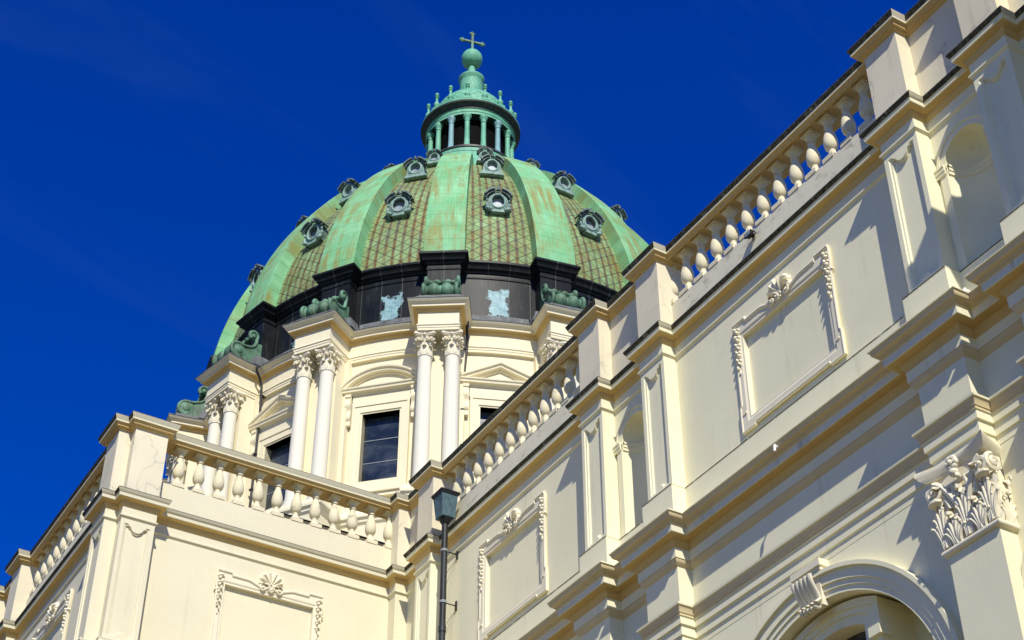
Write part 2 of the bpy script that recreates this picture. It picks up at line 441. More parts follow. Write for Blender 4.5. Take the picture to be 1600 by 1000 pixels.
def tube(mb, pts, r, seg=8, mi=0, closed=False, caps=True):
    pts = [Vector(p) for p in pts]; n = len(pts)
    rs = r if isinstance(r, (list, tuple)) else [r] * n
    up = None; vs = []
    for i, p in enumerate(pts):
        a = pts[max(0, i - 1)] if not closed else pts[i - 1]
        b = pts[min(n - 1, i + 1)] if not closed else pts[(i + 1) % n]
        t = (b - a).normalized()
        if up is None:
            up = Vector((0, 0, 1)) if abs(t.z) < 0.9 else Vector((1, 0, 0))
        side = t.cross(up)
        if side.length < 1e-6: side = t.orthogonal()
        side.normalize(); up = side.cross(t).normalized()
        for j in range(seg):
            q = 2 * pi * j / seg
            vs.append(p + (side * cos(q) + up * sin(q)) * rs[i])
    fs = []
    for i in range(n if closed else n - 1):
        for j in range(seg):
            a = i * seg + j; b = i * seg + (j + 1) % seg; i2 = ((i + 1) % n) * seg
            fs.append((a, b, i2 + (j + 1) % seg, i2 + j))
    if caps and not closed:
        fs.append(tuple(range(seg))); fs.append(tuple((n - 1) * seg + j for j in range(seg)))
    mb.add(vs, fs, mi)

def blob(mb, F, u, d, z, ru, rd, rz, rot=0.0, seg=8, rings=5, mi=0):
    vs = []; cr, sr = cos(rot), sin(rot)
    for i in range(rings + 1):
        a = -pi / 2 + pi * i / rings
        for j in range(seg):
            t = 2 * pi * j / seg
            x = ru * cos(a) * cos(t); y = rd * cos(a) * sin(t); q = rz * sin(a)
            vs.append(F(u + x * cr - q * sr, d + y, z + x * sr + q * cr))
    fs = [(i * seg + j, i * seg + (j + 1) % seg, (i + 1) * seg + (j + 1) % seg, (i + 1) * seg + j) for i in range(rings) for j in range(seg)]
    mb.add(vs, fs, mi)

def acanthus(mb, G, w, h, curl=0.12, nu=9, nv=12, mi=0, lean=0.0, lobes=4):
    """one carved leaf: G(x across, y out, z up); ribbed, lobed, its tip rolled forward"""
    vs = []
    for j in range(nv + 1):
        t = j / nv
        lob = abs(sin(t * pi * lobes))
        ww = w * (0.62 + 0.38 * sin(min(1, t * 1.15) * pi * 0.62)) * (0.70 + 0.30 * lob) * (1.0 if t < 0.8 else 1 - 0.75 * ((t - 0.8) / 0.2) ** 2)
        if t < 0.72: y = 0.04 * curl + lean * t; z = h * t / 0.80
        else:
            q = (t - 0.72) / 0.28 * pi * 0.95
            y = 0.04 * curl + lean * t + curl * (1 - cos(q)) * 0.5 * 1.25; z = h * (0.90 + 0.12 * sin(q))
        for i in range(nu + 1):
            s = -1 + 2 * i / nu
            ridge = curl * (0.30 * (1 - abs(s)) ** 2 + 0.14 * cos(s * pi * 3.0))
            vs.append(G(s * ww * 0.5, y + ridge + 0.10 * curl * (1 - s * s), z - abs(s) ** 1.5 * h * 0.06))
    k = nu + 1
    mb.add(vs, [(j * k + i, j * k + i + 1, (j + 1) * k + i + 1, (j + 1) * k + i) for j in range(nv) for i in range(nu)], mi)

def spiral(mb, F, u, d, z, r, turns=1.6, thick=0.03, depth=0.05, sgn=1, a0=0.0, mi=0, seg=22):
    pts = []; rs = []
    for i in range(seg + 1):
        t = i / seg; rr = r * (1 - 0.82 * t)
        a = a0 + sgn * turns * 2 * pi * t
        pts.append(F(u + rr * cos(a), d + depth * t, z + rr * sin(a))); rs.append(thick * (1 - 0.45 * t))
    tube(mb, pts, rs, 6, mi)
    blob(mb, F, u, d + depth * 0.8, z, r * 0.26, r * 0.3, r * 0.26, mi=mi)

# ---------------------------------------------------------------- frames of the walls
XW, YT, XE = 16.31, 32.45, 9.0
FN = lambda u, d, z: (XW - d, u, z)          # nave wall, u runs along +Y
FT = lambda u, d, z: (u, YT - d, z)          # transept wall, u runs along +X
FE = lambda u, d, z: (XE - d, u, z)          # transept end wall
PD = 0.31                                    # pilaster depth

NAVE = [(16.31, 8.15), (16.31, 11.35), (16, 11.35), (16, 12.14), (16.31, 12.14), (16.31, 13.51), (16, 13.51), (16, 14.31), (16.31, 14.31),
        (16.31, 20.83), (16, 20.83), (16, 21.61), (16.31, 21.61), (16.31, 23.02), (16, 23.02), (16, 23.80), (16.31, 23.80),
        (16.31, 30.35), (16, 30.35), (16, 31.10), (16.31, 31.10), (16.31, 32.10)]
TRAN = [(16.31, 32.10), (15.98, 32.10), (15.98, 32.45), (9.8, 32.45), (9.8, 32.10), (9.0, 32.10), (9.0, 32.38), (8.69, 32.38), (8.69, 33.23), (9.0, 33.23),
        (9.0, 39.72), (8.69, 39.72), (8.69, 40.52), (9.0, 40.52), (9.0, 41.95), (8.69, 41.95), (8.69, 42.75), (9.0, 42.75), (9.0, 62)]

ATTIC = [(-.28, 21.80), (.05, 21.775), (.232, 21.725), (.24, 21.70), (.222, 21.655), (.20, 21.617), (.192, 21.612), (.185, 21.537), (.17, 21.527), (.065, 21.50),
         (.06, 21.455), (.035, 21.40), (.012, 21.372), (.010, 21.165), (.045, 21.155), (.045, 21.125), (.02, 21.098), (0, 21.085), (-.05, 21.085)]
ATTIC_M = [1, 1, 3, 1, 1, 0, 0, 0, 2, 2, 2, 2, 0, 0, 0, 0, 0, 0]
COPE = [(-.40, 23.86), (.19, 23.83), (.205, 23.805), (.185, 23.745), (.165, 23.695), (.163, 23.69), (.160, 23.655), (.130, 23.64), (.105, 23.61), (.098, 23.575), (.055, 23.565),
        (.045, 23.535), (.012, 23.52), (-.40, 23.52)]
COPE_M = [1, 3, 1, 1, 0, 0, 2, 2, 2, 2, 2, 2, 2]
MAIN = [(-.30, 17.32), (.04, 17.24), (.56, 17.115), (.574, 17.10), (.572, 17.082), (.550, 17.078), (.546, 17.055), (.534, 17.015), (.508, 16.982), (.470, 16.968), (.466, 16.950), (.452, 16.948), (.450, 16.930), (.436, 16.928), (.434, 16.910), (.418, 16.906), (.414, 16.775), (.40, 16.765),
        (.262, 16.752), (.258, 16.715), (.24, 16.675), (.205, 16.63), (.20, 16.60), (.196, 16.41), (.182, 16.405), (.178, 16.37), (.15, 16.33), (.108, 16.29), (.10, 16.28), (.098, 15.50),
        (.238, 15.492), (.257, 15.475), (.252, 15.44), (.236, 15.435), (.21, 15.385), (.196, 15.32), (.182, 15.315), (.180, 15.27), (.160, 15.262), (.158, 15.122), (.122, 15.11), (.120, 15.06), (.120, 14.935), (.092, 14.925), (.090, 14.79), (.02, 14.78), (-.2, 14.78)]
MAIN_M = [0] * (len(MAIN) - 1)
for i, (a_, b_) in enumerate(zip(MAIN, MAIN[1:])):
    zm = (a_[1] + b_[1]) / 2
    if 16.91 < zm < 17.08: MAIN_M[i] = 4
    elif 16.78 < zm < 16.908: MAIN_M[i] = 5
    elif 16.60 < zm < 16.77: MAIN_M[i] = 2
    elif 16.28 < zm < 16.408: MAIN_M[i] = 4
    elif 15.27 < zm < 15.437: MAIN_M[i] = 4
MAIN_M[29] = 3
BASEB = [(-.05, 18.075), (.085, 18.052), (.092, 18.045), (.092, 18.018), (.088, 18.012), (.088, 17.15)]
BASE_M = [0, 3, 3, 0, 0]

# ================================================================ setting
gm = MB(); n = 48
gm.add([(0, 0, 0)] + [(1500 * cos(2 * pi * i / n), 1500 * sin(2 * pi * i / n), 0) for i in range(n)], [(0, 1 + i, 1 + (i + 1) % n) for i in range(n)])
g = gm.build("ground", "ground"); g['kind'] = 'structure'

nave = thing("church_nave", "grey cream nave wall with paired pilasters, round-headed niches and a deep projecting main cornice", "church wall", (16.31, 20, 0))
tran = thing("church_transept", "sunlit pale yellow transept block with one shell-topped blank panel and a stepped corner pilaster", "church wing", (9.0, 32.45, 0))

WALLM = "stucco"
# ---------------------------------------------------------------- walls
def wall_with_opening(mb, F, u0, u1, z0, z1, hole, d_floor, d=0.0, floor=True):
    poly_face(mb, F, [(u0, z0), (u1, z0), (u1, z1), (u0, z1)], [hole], d)
    loop_wall(mb, F, hole, d, hole, d_floor)
    if floor: poly_face(mb, F, hole, [], d_floor)

def rect(u0, u1, z0, z1): return [(u0, z0), (u1, z0), (u1, z1), (u0, z1)]

def frame_outline(uc, s=1.0):
    """outer edge of the blank panel's moulded frame, eared at the corners and dipping to a scroll under the shell"""
    R = [(1.40, 18.24), (1.40, 18.76), (1.36, 18.80), (1.36, 20.08), (1.375, 20.12), (1.36, 20.16), (1.38, 20.22), (1.38, 20.62), (1.02, 20.62), (1.0, 20.55), (0.62, 20.55)]
    for i in range(1, 9):
        t = i / 9
        R.append((0.62 - 0.40 * t, 20.55 - 0.10 * (0.5 - 0.5 * cos(pi * t))))
    R.append((0.20, 20.45)); R.append((0.0, 20.45))
    L = [(-a, b) for a, b in reversed(R[:-1])]
    bot = [(-1.04, 18.24), (-1.02, 18.29), (1.02, 18.29), (1.04, 18.24)]
    return [(uc + a * s, b) for a, b in R + L + bot]

def framed_panel(F, uc, parent, s=1.0):
    hi = rect(uc - 1.16 * s, uc + 1.16 * s, 18.50, 20.30)
    mb = MB()
    out = frame_outline(uc, s)
    def inset(k, a, b): return [(uc + (x - uc) * (1 - k), (z - 19.4) * (1 - b) + 19.4 - a) for x, z in out]
    o2 = inset(0.018, 0.0, 0.02)
    loop_wall(mb, F, out, -.02, out, .028)
    loop_wall(mb, F, out, .028, o2, .055)
    h0 = rect(uc - 1.24 * s, uc + 1.24 * s, 18.42, 20.38); h1 = rect(uc - 1.20 * s, uc + 1.20 * s, 18.46, 20.34)
    poly_face(mb, F, o2, [h0], .055)
    loop_wall(mb, F, h0, .055, h1, .035)
    poly_face(mb, F, h1, [hi], .035)
    loop_wall(mb, F, hi, .035, hi, -.07)
    tube(mb, [F(x, .045, z) for x, z in out], .030, 8, closed=True)
    tube(mb, [F(x, .05, z) for x, z in [p_ for p_ in out if p_[1] > 20.4]], .042, 8)
    fr = mb.build("framed_panel", "orn", None, 25); adopt(fr, parent)
    fl = MB(); poly_face(fl, F, hi, [], -.07)
    o = fl.build("blank_field", WALLM, fr)
    # shell with two scrolls
    sh = MB(); zc = 20.57
    NA, NR = 84, 9; vs = []                   # scallop: seven hollow flutes with raised ridges and a lobed rim
    for a_ in range(NA + 1):
        th = R_(-8 + 196 * a_ / NA); fl = abs(sin(7 * (th - R_(-8)) * 180 / 196))
        Rr = (0.30 + 0.075 * math.sqrt(fl)) * (0.86 + 0.14 * sin(max(0, min(pi, th))))
        for r_ in range(NR + 1):
            t = r_ / NR; rr = 0.035 + (Rr - .035) * t
            d = 0.045 + 0.055 * sin(t * pi * .62) + (0.060 * (1 - fl) ** 1.5 - 0.025 * fl) * t
            if r_ == NR: d = 0.0
            vs.append(F(uc + rr * cos(th), d, zc - .02 + rr * sin(th)))
    sh.add(vs, [(a_ * (NR + 1) + r_, a_ * (NR + 1) + r_ + 1, (a_ + 1) * (NR + 1) + r_ + 1, (a_ + 1) * (NR + 1) + r_) for a_ in range(NA) for r_ in range(NR)])
    for sg in (-1, 1):
        spiral(sh, F, uc + sg * 0.205, .07, 20.44, 0.085, 1.5, 0.026, 0.04, -sg, pi / 2)
        tube(sh, [F(uc + sg * 0.20, .07, 20.525), F(uc + sg * .12, .09, 20.56), F(uc + sg * .05, .09, 20.52), F(uc, .09, 20.47)], [0.026, .03, .028, .02], 6)
    for k, (a, b, r) in enumerate([(0, 20.43, .045), (-.07, 20.46, .035), (.07, 20.46, .035), (0, 20.37, .03), (-.045, 20.395, .028), (.045, 20.395, .028)]):
        blob(sh, F, uc + a, .085, b, r, r * 1.1, r)
    sh.build("shell_ornament", "orn", fr, 50)
    rnd = random.Random(int(uc * 100))
    for sg in (-1, 1):
        gb = MB(); ux = uc + sg * 1.29 * s
        z = 20.50
        for i in range(11):
            wv = [.065, .075, .06, .07, .055, .06, .05, .055, .045, .04, .03][i]
            off = 0.022 * (-1) ** i
            blob(gb, F, ux + off, .075, z, wv * .62, .05, .045, rnd.uniform(-.6, .6), 7, 4)
            if i % 2 == 0 and i < 9:
                for sd in (-1, 1):
                    blob(gb, F, ux + sd * wv * .8, .07, z - .02, .026, .035, .045, sd * .7, 6, 4)
            z -= 0.088
        blob(gb, F, ux, .06, z - .01, .022, .03, .05)
        gb.build("garland", "orn", fr, 60)
        kb = MB(); blob(kb, F, uc + sg * 1.395 * s, .045, 20.10, .035, .04, .03); kb.build("stud", "orn", fr, 60)
        kb = MB(); box(kb, F, ux - .05, ux + .05, .03, .075, 18.60, 18.635); kb.build("bracket_block", "orn", fr, 60)
    return fr

def notch_outline(u0, u1, z0, z1):
    c = (u0 + u1) / 2; h = (u1 - u0) / 2
    pts = [(u0, z0)]
    r = 0.10
    for i in range(9):                     # small rounded lift at the foot
        a = pi - pi * i / 8
        pts.append((c + r * cos(a) * 1.1, z0 + r * sin(a) * 0.9))
    pts += [(u1, z0), (u1, z1), (c + 0.215, z1), (c + 0.205, z1 - 0.045), (c + 0.165, z1 - 0.055)]
    r = 0.145
    for i in range(1, 12):                 # cup hanging from the head
        a = -pi * i / 12
        pts.append((c + r * cos(a), z1 - 0.055 + r * sin(a) * 0.92))
    pts += [(c - 0.165, z1 - 0.055), (c - 0.205, z1 - 0.045), (c - 0.215, z1), (u0, z1)]
    return pts

def pilaster(F, u0, u1, parent, d0=0.0, d1=PD, panel=True):
    mb = MB(); z0, z1 = 17.20, 21.12
    outer = rect(u0, u1, z0, z1)
    loop_wall(mb, F, outer, d0 - .02, outer, d1)
    if panel:
        a, b, p, q = u0 + .095, u1 - .095, 18.18, 20.965
        hole = notch_outline(a, b, p, q)
        c = (a + b) / 2; zc = (p + q) / 2
        def ins(m): return [(c + (x - c) * (1 - m / (b - a) * 2), zc + (z - zc) * (1 - m / (q - p) * 2)) for x, z in hole]
        h1, h2, h3 = ins(.014), ins(.045), ins(.058)
        poly_face(mb, F, outer, [hole], d1)
        loop_wall(mb, F, hole, d1, h1, d1 - .022)
        loop_wall(mb, F, h1, d1 - .022, h2, d1 - .030)
        loop_wall(mb, F, h2, d1 - .030, h3, d1 - .065)
        poly_face(mb, F, h3, [], d1 - .065)
    else: poly_face(mb, F, outer, [], d1)
    o = mb.build("pilaster", WALLM, None, 28); adopt(o, parent)
    return o

def niche_bay(F, u0, u1, parent):
    uc = (u0 + u1) / 2; r = 0.47; ro = 0.64; zs = 20.20; z0 = 17.20; z1 = 21.12
    mb = MB(); N = 20
    arc = [(uc + r * cos(pi * i / N), zs + r * sin(pi * i / N)) for i in range(N + 1)]
    hole = [(uc - r, z0 + .9), (uc + r, z0 + .9)] + arc
    poly_face(mb, F, rect(u0 - .005, u1 + .005, z0, z1), [hole[:2] + arc], 0.0)
    # half round shaft and quarter sphere head
    vs = []; K = 16
    zl = [18.1, 18.8, 19.5, 20.2]
    for z in zl:
        for i in range(K + 1):
            a = pi * i / K
            vs.append(F(uc + r * cos(a), -r * 0.95 * sin(a), z))
    for j in range(1, 9):
        b = pi / 2 * j / 8
        for i in range(K + 1):
            a = pi * i / K
            vs.append(F(uc + r * cos(b) * cos(a), -r * .95 * cos(b) * sin(a), zs + r * sin(b)))
    rows = len(zl) + 8
    mb.add(vs, [(j * (K + 1) + i, j * (K + 1) + i + 1, (j + 1) * (K + 1) + i + 1, (j + 1) * (K + 1) + i) for j in range(rows - 1) for i in range(K)])
    mb.add([F(uc + r * cos(pi * i / K), -r * .95 * sin(pi * i / K), 18.1) for i in range(K + 1)], [tuple(range(K + 1))])
    o = mb.build("niche", "stucco", None, 30); adopt(o, parent)
    tr = MB()                              # raised archivolt and jamb strips
    for ra, rb, d in ((r, ro - .05, .03), (ro - .05, ro, .05)):
        out = [(uc + rb * cos(pi * i / N), zs + rb * sin(pi * i / N)) for i in range(N + 1)]
        inn = [(uc + ra * cos(pi * i / N), zs + ra * sin(pi * i / N)) for i in range(N + 1)]
        for i in range(N):
            a, b, c_, d_ = out[i], out[i + 1], inn[i + 1], inn[i]
            tr.add([F(p[0], d, p[1]) for p in (a, b, c_, d_)] + [F(p[0], 0, p[1]) for p in (a, b, c_, d_)], [(0, 1, 2, 3), (0, 1, 5, 4), (3, 2, 6, 7)])
    for sg in (-1, 1):
        a, b = sorted((uc + sg * r, uc + sg * (ro - .02)))
        box(tr, F, a, b, 0, .032, 18.0, 20.06)
    tr.build("archivolt", "stucco", o, 30)
    im = MB()                              # impost string carried round the hollow
    prof = [(0, 20.25), (.06, 20.245), (.062, 20.20), (.045, 20.19), (.045, 20.13), (.03, 20.12), (.025, 20.06), (0, 20.05)]
    def ring(off, z, i):
        a = pi * i / K
        return F(uc + (r - off) * cos(a), -(r - off) * 0.95 * sin(a), z)
    vs = [ring(o_, z, i) for i in range(K + 1) for o_, z in prof]
    k = len(prof)
    im.add(vs, [(i * k + j, (i + 1) * k + j, (i + 1) * k + j + 1, i * k + j + 1) for i in range(K) for j in range(k - 1)])
    for sg in (-1, 1):
        e = u1 if sg > 0 else u0
        vs = [F(uu, o_ + .032, z) for uu in (uc + sg * r, e) for o_, z in prof]
        im.add(vs, [(j, k + j, k + j + 1, j + 1) for j in range(k - 1)] + [tuple(range(k))])
    im.build("impost", "stucco", o, 30)
    return o

def panel_bay(F, u0, u1, uc, parent, s=1.0):
    mb = MB()
    hole = rect(uc - 1.16 * s, uc + 1.16 * s, 18.50, 20.30)
    poly_face(mb, F, rect(u0 - .004, u1 + .004, 17.2, 21.12), [hole], 0)
    o = mb.build("bay_wall", WALLM); adopt(o, parent)
    framed_panel(F, uc, parent, s)

# nave attic storey
for a, b in ((11.35, 12.14), (13.51, 14.31), (20.83, 21.61), (23.02, 23.80), (30.35, 31.10)): pilaster(FN, a, b, nave)
niche_bay(FN, 12.14, 13.51, nave); niche_bay(FN, 21.61, 23.02, nave)
panel_bay(FN, 14.31, 20.83, 17.57, nave)
panel_bay(FN, 23.80, 30.35, 27.075, nave)
mb = MB(); box(mb, FN, 31.10, 32.5, -.6, 0, 17.2, 21.6); o = mb.build("bay_wall", "stucco"); adopt(o, nave)
mb = MB(); box(mb, FN, 8.0, 11.35, -.6, 0, 17.2, 21.6); o = mb.build("bay_wall", "stucco"); adopt(o, nave)

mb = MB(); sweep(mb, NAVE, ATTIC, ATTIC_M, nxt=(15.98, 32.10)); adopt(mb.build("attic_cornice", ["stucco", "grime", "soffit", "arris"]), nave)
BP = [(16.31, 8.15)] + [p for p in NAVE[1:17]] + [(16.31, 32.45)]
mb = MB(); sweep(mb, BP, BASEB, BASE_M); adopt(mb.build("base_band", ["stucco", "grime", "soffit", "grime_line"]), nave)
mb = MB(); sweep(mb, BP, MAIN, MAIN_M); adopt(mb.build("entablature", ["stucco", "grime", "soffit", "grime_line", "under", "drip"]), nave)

# ---------------------------------------------------------------- lower order of the nave
LW = 0.085
FL = lambda u, d, z: (XW - LW - d, u, z)
yc, zc, rin = 17.58, 11.65, 2.50
N = 40
arc = [(yc + rin * cos(pi * i / N), zc + rin * sin(pi * i / N)) for i in range(N + 1)]
mb = MB()
poly_face(mb, FL, rect(14.44, 20.73, 0.3, 14.80), [[(yc - rin, 1.0), (yc + rin, 1.0)] + arc], 0)
loop_wall(mb, FL, [(yc - rin, 1.0), (yc + rin, 1.0)] + arc, 0, [(yc - rin, 1.0), (yc + rin, 1.0)] + arc, -.85)
poly_face(mb, FL, rect(14.6, 20.6, 0.3, 14.75), [], -.85)
box(mb, FL, 20.73, 32.4, -.3, 0, 0, 14.80); box(mb, FL, 6, 13.42, -.3, -.002, 0, 14.79)
adopt(mb.build("lower_wall", "stucco"), nave)
# arch window
aw = MB()
bands = [(2.50, 2.60, .05), (2.60, 2.70, .075), (2.70, 2.88, .105), (2.88, 2.95, .16)]
for ra, rb, d in bands:
    for i in range(N):
        a0, a1 = pi * i / N, pi * (i + 1) / N
        P = lambda r, a, dd: FL(yc + r * cos(a), dd, zc + r * sin(a))
        aw.add([P(rb, a0, d), P(rb, a1, d), P(ra, a1, d), P(ra, a0, d), P(rb, a0, 0), P(rb, a1, 0), P(ra, a1, 0), P(ra, a0, 0)], [(0, 1, 2, 3), (0, 1, 5, 4), (3, 2, 6, 7)])
for sg in (-1, 1):
    for ra, rb, d in bands:
        a, b = sorted((yc + sg * ra, yc + sg * rb)); box(aw, FL, a, b, 0, d, 8.0, zc)
arch = aw.build("arch_window", "stucco", None, 30); adopt(arch, nave)
wf = MB()
def seg_arch(hw, zs, rise, n=14):
    Rr = (hw * hw + rise * rise) / (2 * rise); a = math.asin(hw / Rr)
    return [(yc + Rr * sin(a - 2 * a * i / n), zs + rise - Rr + Rr * cos(a - 2 * a * i / n)) for i in range(n + 1)]
def win_loop(hw, zs, rise, zb): return [(yc - hw, zb), (yc + hw, zb)] + seg_arch(hw, zs, rise)
L0 = win_loop(1.13, 13.84, .24, 8.6); L1 = win_loop(1.02, 13.74, .22, 8.7); L2 = win_loop(.90, 13.66, .2, 8.8); L3 = win_loop(.73, 13.55, .16, 9.0)
loop_wall(wf, FL, L0, -.86, L0, -.16); poly_face(wf, FL, L0, [L1], -.16); loop_wall(wf, FL, L1, -.16, L1, -.19)
poly_face(wf, FL, L1, [L2], -.19); loop_wall(wf, FL, L2, -.19, L2, -.22); poly_face(wf, FL, L2, [L3], -.22); loop_wall(wf, FL, L3, -.22, L3, -.62)
for sg in (-1, 1):
    c = yc + sg * 1.06; box(wf, FL, c - .13, c + .13, -.3, -.08, 13.18, 13.34)
wf.build("window_frame", "stucco", arch, 30)
gl = MB(); poly_face(gl, FL, L3, [], -.55); gl.build("glass_pane", "glass", arch)
ks = MB(); kc = yc
# keystone: little cornice over a fluted scroll bracket
for (z0_, z1_, hw, d) in ((14.66, 14.78, .36, .20), (14.60, 14.66, .33, .17), (14.52, 14.60, .30, .14)): box(ks, FL, kc - hw, kc + hw, 0, d, z0_, z1_)
NP = 12
for q in range(5):
    u = kc - .20 + .10 * q; vs = []
    for j in range(NP + 1):
        t = j / NP; z = 14.52 - .52 * t; d = .10 + .19 * (0.5 + .5 * cos(pi * t)) if t < .8 else .10 + .12 * sin((t - .8) / .2 * pi) + .02
        for m in range(6):
            a = pi * m / 5; vs.append(FL(u + .052 * cos(a) * (1 - .22 * t), d + .045 * sin(a), z))
    ks.add(vs, [(j * 6 + m, j * 6 + m + 1, (j + 1) * 6 + m + 1, (j + 1) * 6 + m) for j in range(NP) for m in range(5)])
    blob(ks, FL, kc - .165 + .083 * q, .17, 14.0, .042, .085, .055)
box(ks, FL, kc - .24, kc + .24, 0, .12, 14.03, 14.52)
ks.build("keystone", "orn", arch, 35)
def lower_pilaster(u0, u1):
    mb = MB(); box(mb, FN, u0, u1, 0, PD + .10, 0, 13.36)
    sh = mb.build("lower_pilaster", "stucco"); adopt(sh, nave)
    c = (u0 + u1) / 2; hw = (u1 - u0) / 2; D = PD + .10
    cb = MB()
    H0, H1 = 13.46, 14.62
    # bell block
    loopb = rect(u0 + .02, u1 - .02, 13.36, H1)
    prism(cb, FN, loopb, 0, D - .01)
    # astragal
    path = [(XW, u0 - .03), (XW - D, u0 - .03), (XW - D, u1 + .03), (XW, u1 + .03)]
    path = [(XW, u0), (XW - D, u0), (XW - D, u1), (XW, u1)]
    prof = [(-.02, 13.47)] + [(.02 + .052 * cos(a), 13.41 + .05 * sin(a)) for a in [R_(80 - 20 * i) for i in range(9)]] + [(-.02, 13.35)]
    sweep(cb, path, prof)
    # abacus with hollow sides and blunt corners
    K = 14; ab0 = []; 
    e = .20
    front = [(c + (hw + e) * (-1 + 2 * i / K), D + e * (1 - .85 * sin(pi * i / K))) for i in range(K + 1)]
    sideR = [(u1 + e * (1 - .8 * sin(pi * i / 8 * .5)), D + e - (D + e) * i / 8) for i in range(1, 9)]
    sideL = [(u0 - e * (1 - .8 * sin(pi * i / 8 * .5)), D + e - (D + e) * i / 8) for i in range(8, 0, -1)]
    loop = sideL + front + sideR
    def lay(k, z): return [FN(c + (p[0] - c) * (1 - k), p[1] * (1 - k * 1.1), z) for p in loop]
    n_ = len(loop)
    layers = [(.0, 14.79), (.0, 14.72), (.03, 14.70), (.05, 14.66), (.10, 14.63), (.14, 14.60)]
    vs = []
    for k_, z in layers: vs += lay(k_, z)
    cb.add(vs, [(j * n_ + i, j * n_ + i + 1, (j + 1) * n_ + i + 1, (j + 1) * n_ + i) for j in range(len(layers) - 1) for i in range(n_ - 1)] + [tuple(range(5 * n_, 6 * n_)), tuple(range(n_))])
    # lip of the bell
    tube(cb, [FN(u0 + .05, D + .05, 14.36), FN(c, D + .05, 14.36), FN(u1 - .05, D + .05, 14.36)], .035, 8)
    def strand_leaf(G, wd, h, curl):
        """acanthus carved as a thin sheet with raised strands that fan out and roll over at their tips"""
        acanthus(cb, lambda x, y, q: G(x, y - .005, q), wd * 1.12, h * .92, curl * .5, nu=12, nv=16, lobes=5)
        for q in (-3, -2, -1, 1, 2, 3):
            pts = []; rs = []; aq = abs(q); sg = 1 if q > 0 else -1
            top = h * (1.0 - .155 * aq); fan = wd * (.10 + .155 * (aq - .4))
            for i in range(10):
                t = i / 9
                x = sg * (.022 * aq * wd / .34 + fan * max(0, t - .15) ** 1.8)
                zz = top * (t - .10 * max(0, t - .82) / .18)
                yy = curl * (.20 + .30 * sin(t * pi * .6) + .55 * max(0, t - .7) ** 1.2 - .05 * aq * t)
                pts.append(G(x, yy, zz)); rs.append((.016 + .014 * sin(pi * min(1, t * .8 + .15))) * (wd / .34))
            tube(cb, pts, rs, 7)
            cb_blob(pts[-1], .026 * wd / .34)
        pts = [G(0, curl * (.30 + .12 * t), h * .98 * t) for t in (0, .2, .4, .6, .8, .93)] + [G(0, curl * .66, h * 1.0), G(0, curl * .92, h * .97), G(0, curl * .98, h * .90)]
        tube(cb, pts, [w_ * wd / .34 for w_ in (.024, .024, .024, .024, .028, .034, .038, .034, .024)], 7)
    def cb_blob(p, r):
        blob(cb, lambda u, d, z: (p[0] + u, p[1] + d, p[2] + z), 0, 0, 0, r, r, r, 0, 6, 4)
    def face_leaf(u, wd, z, h, curl): strand_leaf(lambda x, y, q: FN(u + x, D + y, z + q), wd, h, curl)
    def side_leaf(sg, d, wd, z, h, curl): strand_leaf(lambda x, y, q: FN((u1 if sg > 0 else u0) + sg * y, d + x, z + q), wd, h, curl)
    for u in (c - .245, c + .245): face_leaf(u, .36, H0 - .01, .47, .15)
    for u in (c - .46, c, c + .46): face_leaf(u, .34, H0 + .02, .80, .13)
    for sg in (-1, 1):
        side_leaf(sg, D * .50, .32, H0 - .01, .47, .13); side_leaf(sg, .08, .20, H0, .78, .11); side_leaf(sg, D - .05, .22, H0, .80, .11)
    # corner volutes, helices and the abacus flower
    for sg in (-1, 1):
        e_ = u1 if sg > 0 else u0
        spiral(cb, FN, e_ - sg * .02, D + .07, 14.36, .155, 1.7, .05, .06, sg, pi / 2)
        G = lambda u, d, z, e_=e_, sg=sg: FN(e_ + sg * (d - .02), D - .03 - (u - e_) * sg, z)
        spiral(cb, G, e_, .10, 14.36, .145, 1.7, .048, .05, sg, pi / 2)
        tube(cb, [FN(c + sg * .10, D + .03, 13.98), FN(c + sg * .20, D + .06, 14.20), FN(c + sg * .34, D + .08, 14.42), FN(e_ - sg * .03, D + .08, 14.51)], [.05, .05, .045, .05], 7)
        tube(cb, [FN(c + sg * .12, D + .03, 13.98), FN(c + sg * .15, D + .05, 14.2), FN(c + sg * .12, D + .07, 14.37), FN(c + sg * .06, D + .08, 14.36)], [.03, .035, .03, .02], 6)
        acanthus(cb, lambda x, y, q: FN(c + sg * .25 + x + sg * q * .35, D + .03 + y, 14.02 + q), .20, .38, .13, nu=7, nv=9)
        blob(cb, FN, e_ - sg * .02, D + .10, 14.20, .13, .09, .055)
    for k in range(6):
        a = k * pi / 3; blob(cb, FN, c + .075 * cos(a), D + .14, 14.62 + .085 * sin(a), .05, .05, .065, a, 7, 5)
    blob(cb, FN, c, D + .17, 14.62, .05, .05, .05)
    blob(cb, FN, c, D + .13, 14.47, .085, .07, .075); blob(cb, FN, c - .05, D + .12, 14.40, .04, .05, .05)
    o = cb.build("corinthian_capital", "orn", sh, 40)
    return sh
lower_pilaster(13.42, 14.42)
for a_, b_ in ((20.75, 21.73), (22.9, 23.9), (11.3, 12.25)):
    mb = MB(); box(mb, FN, a_, b_, 0, PD + .10, 0, 14.77); adopt(mb.build("lower_pilaster", "stucco"), nave)
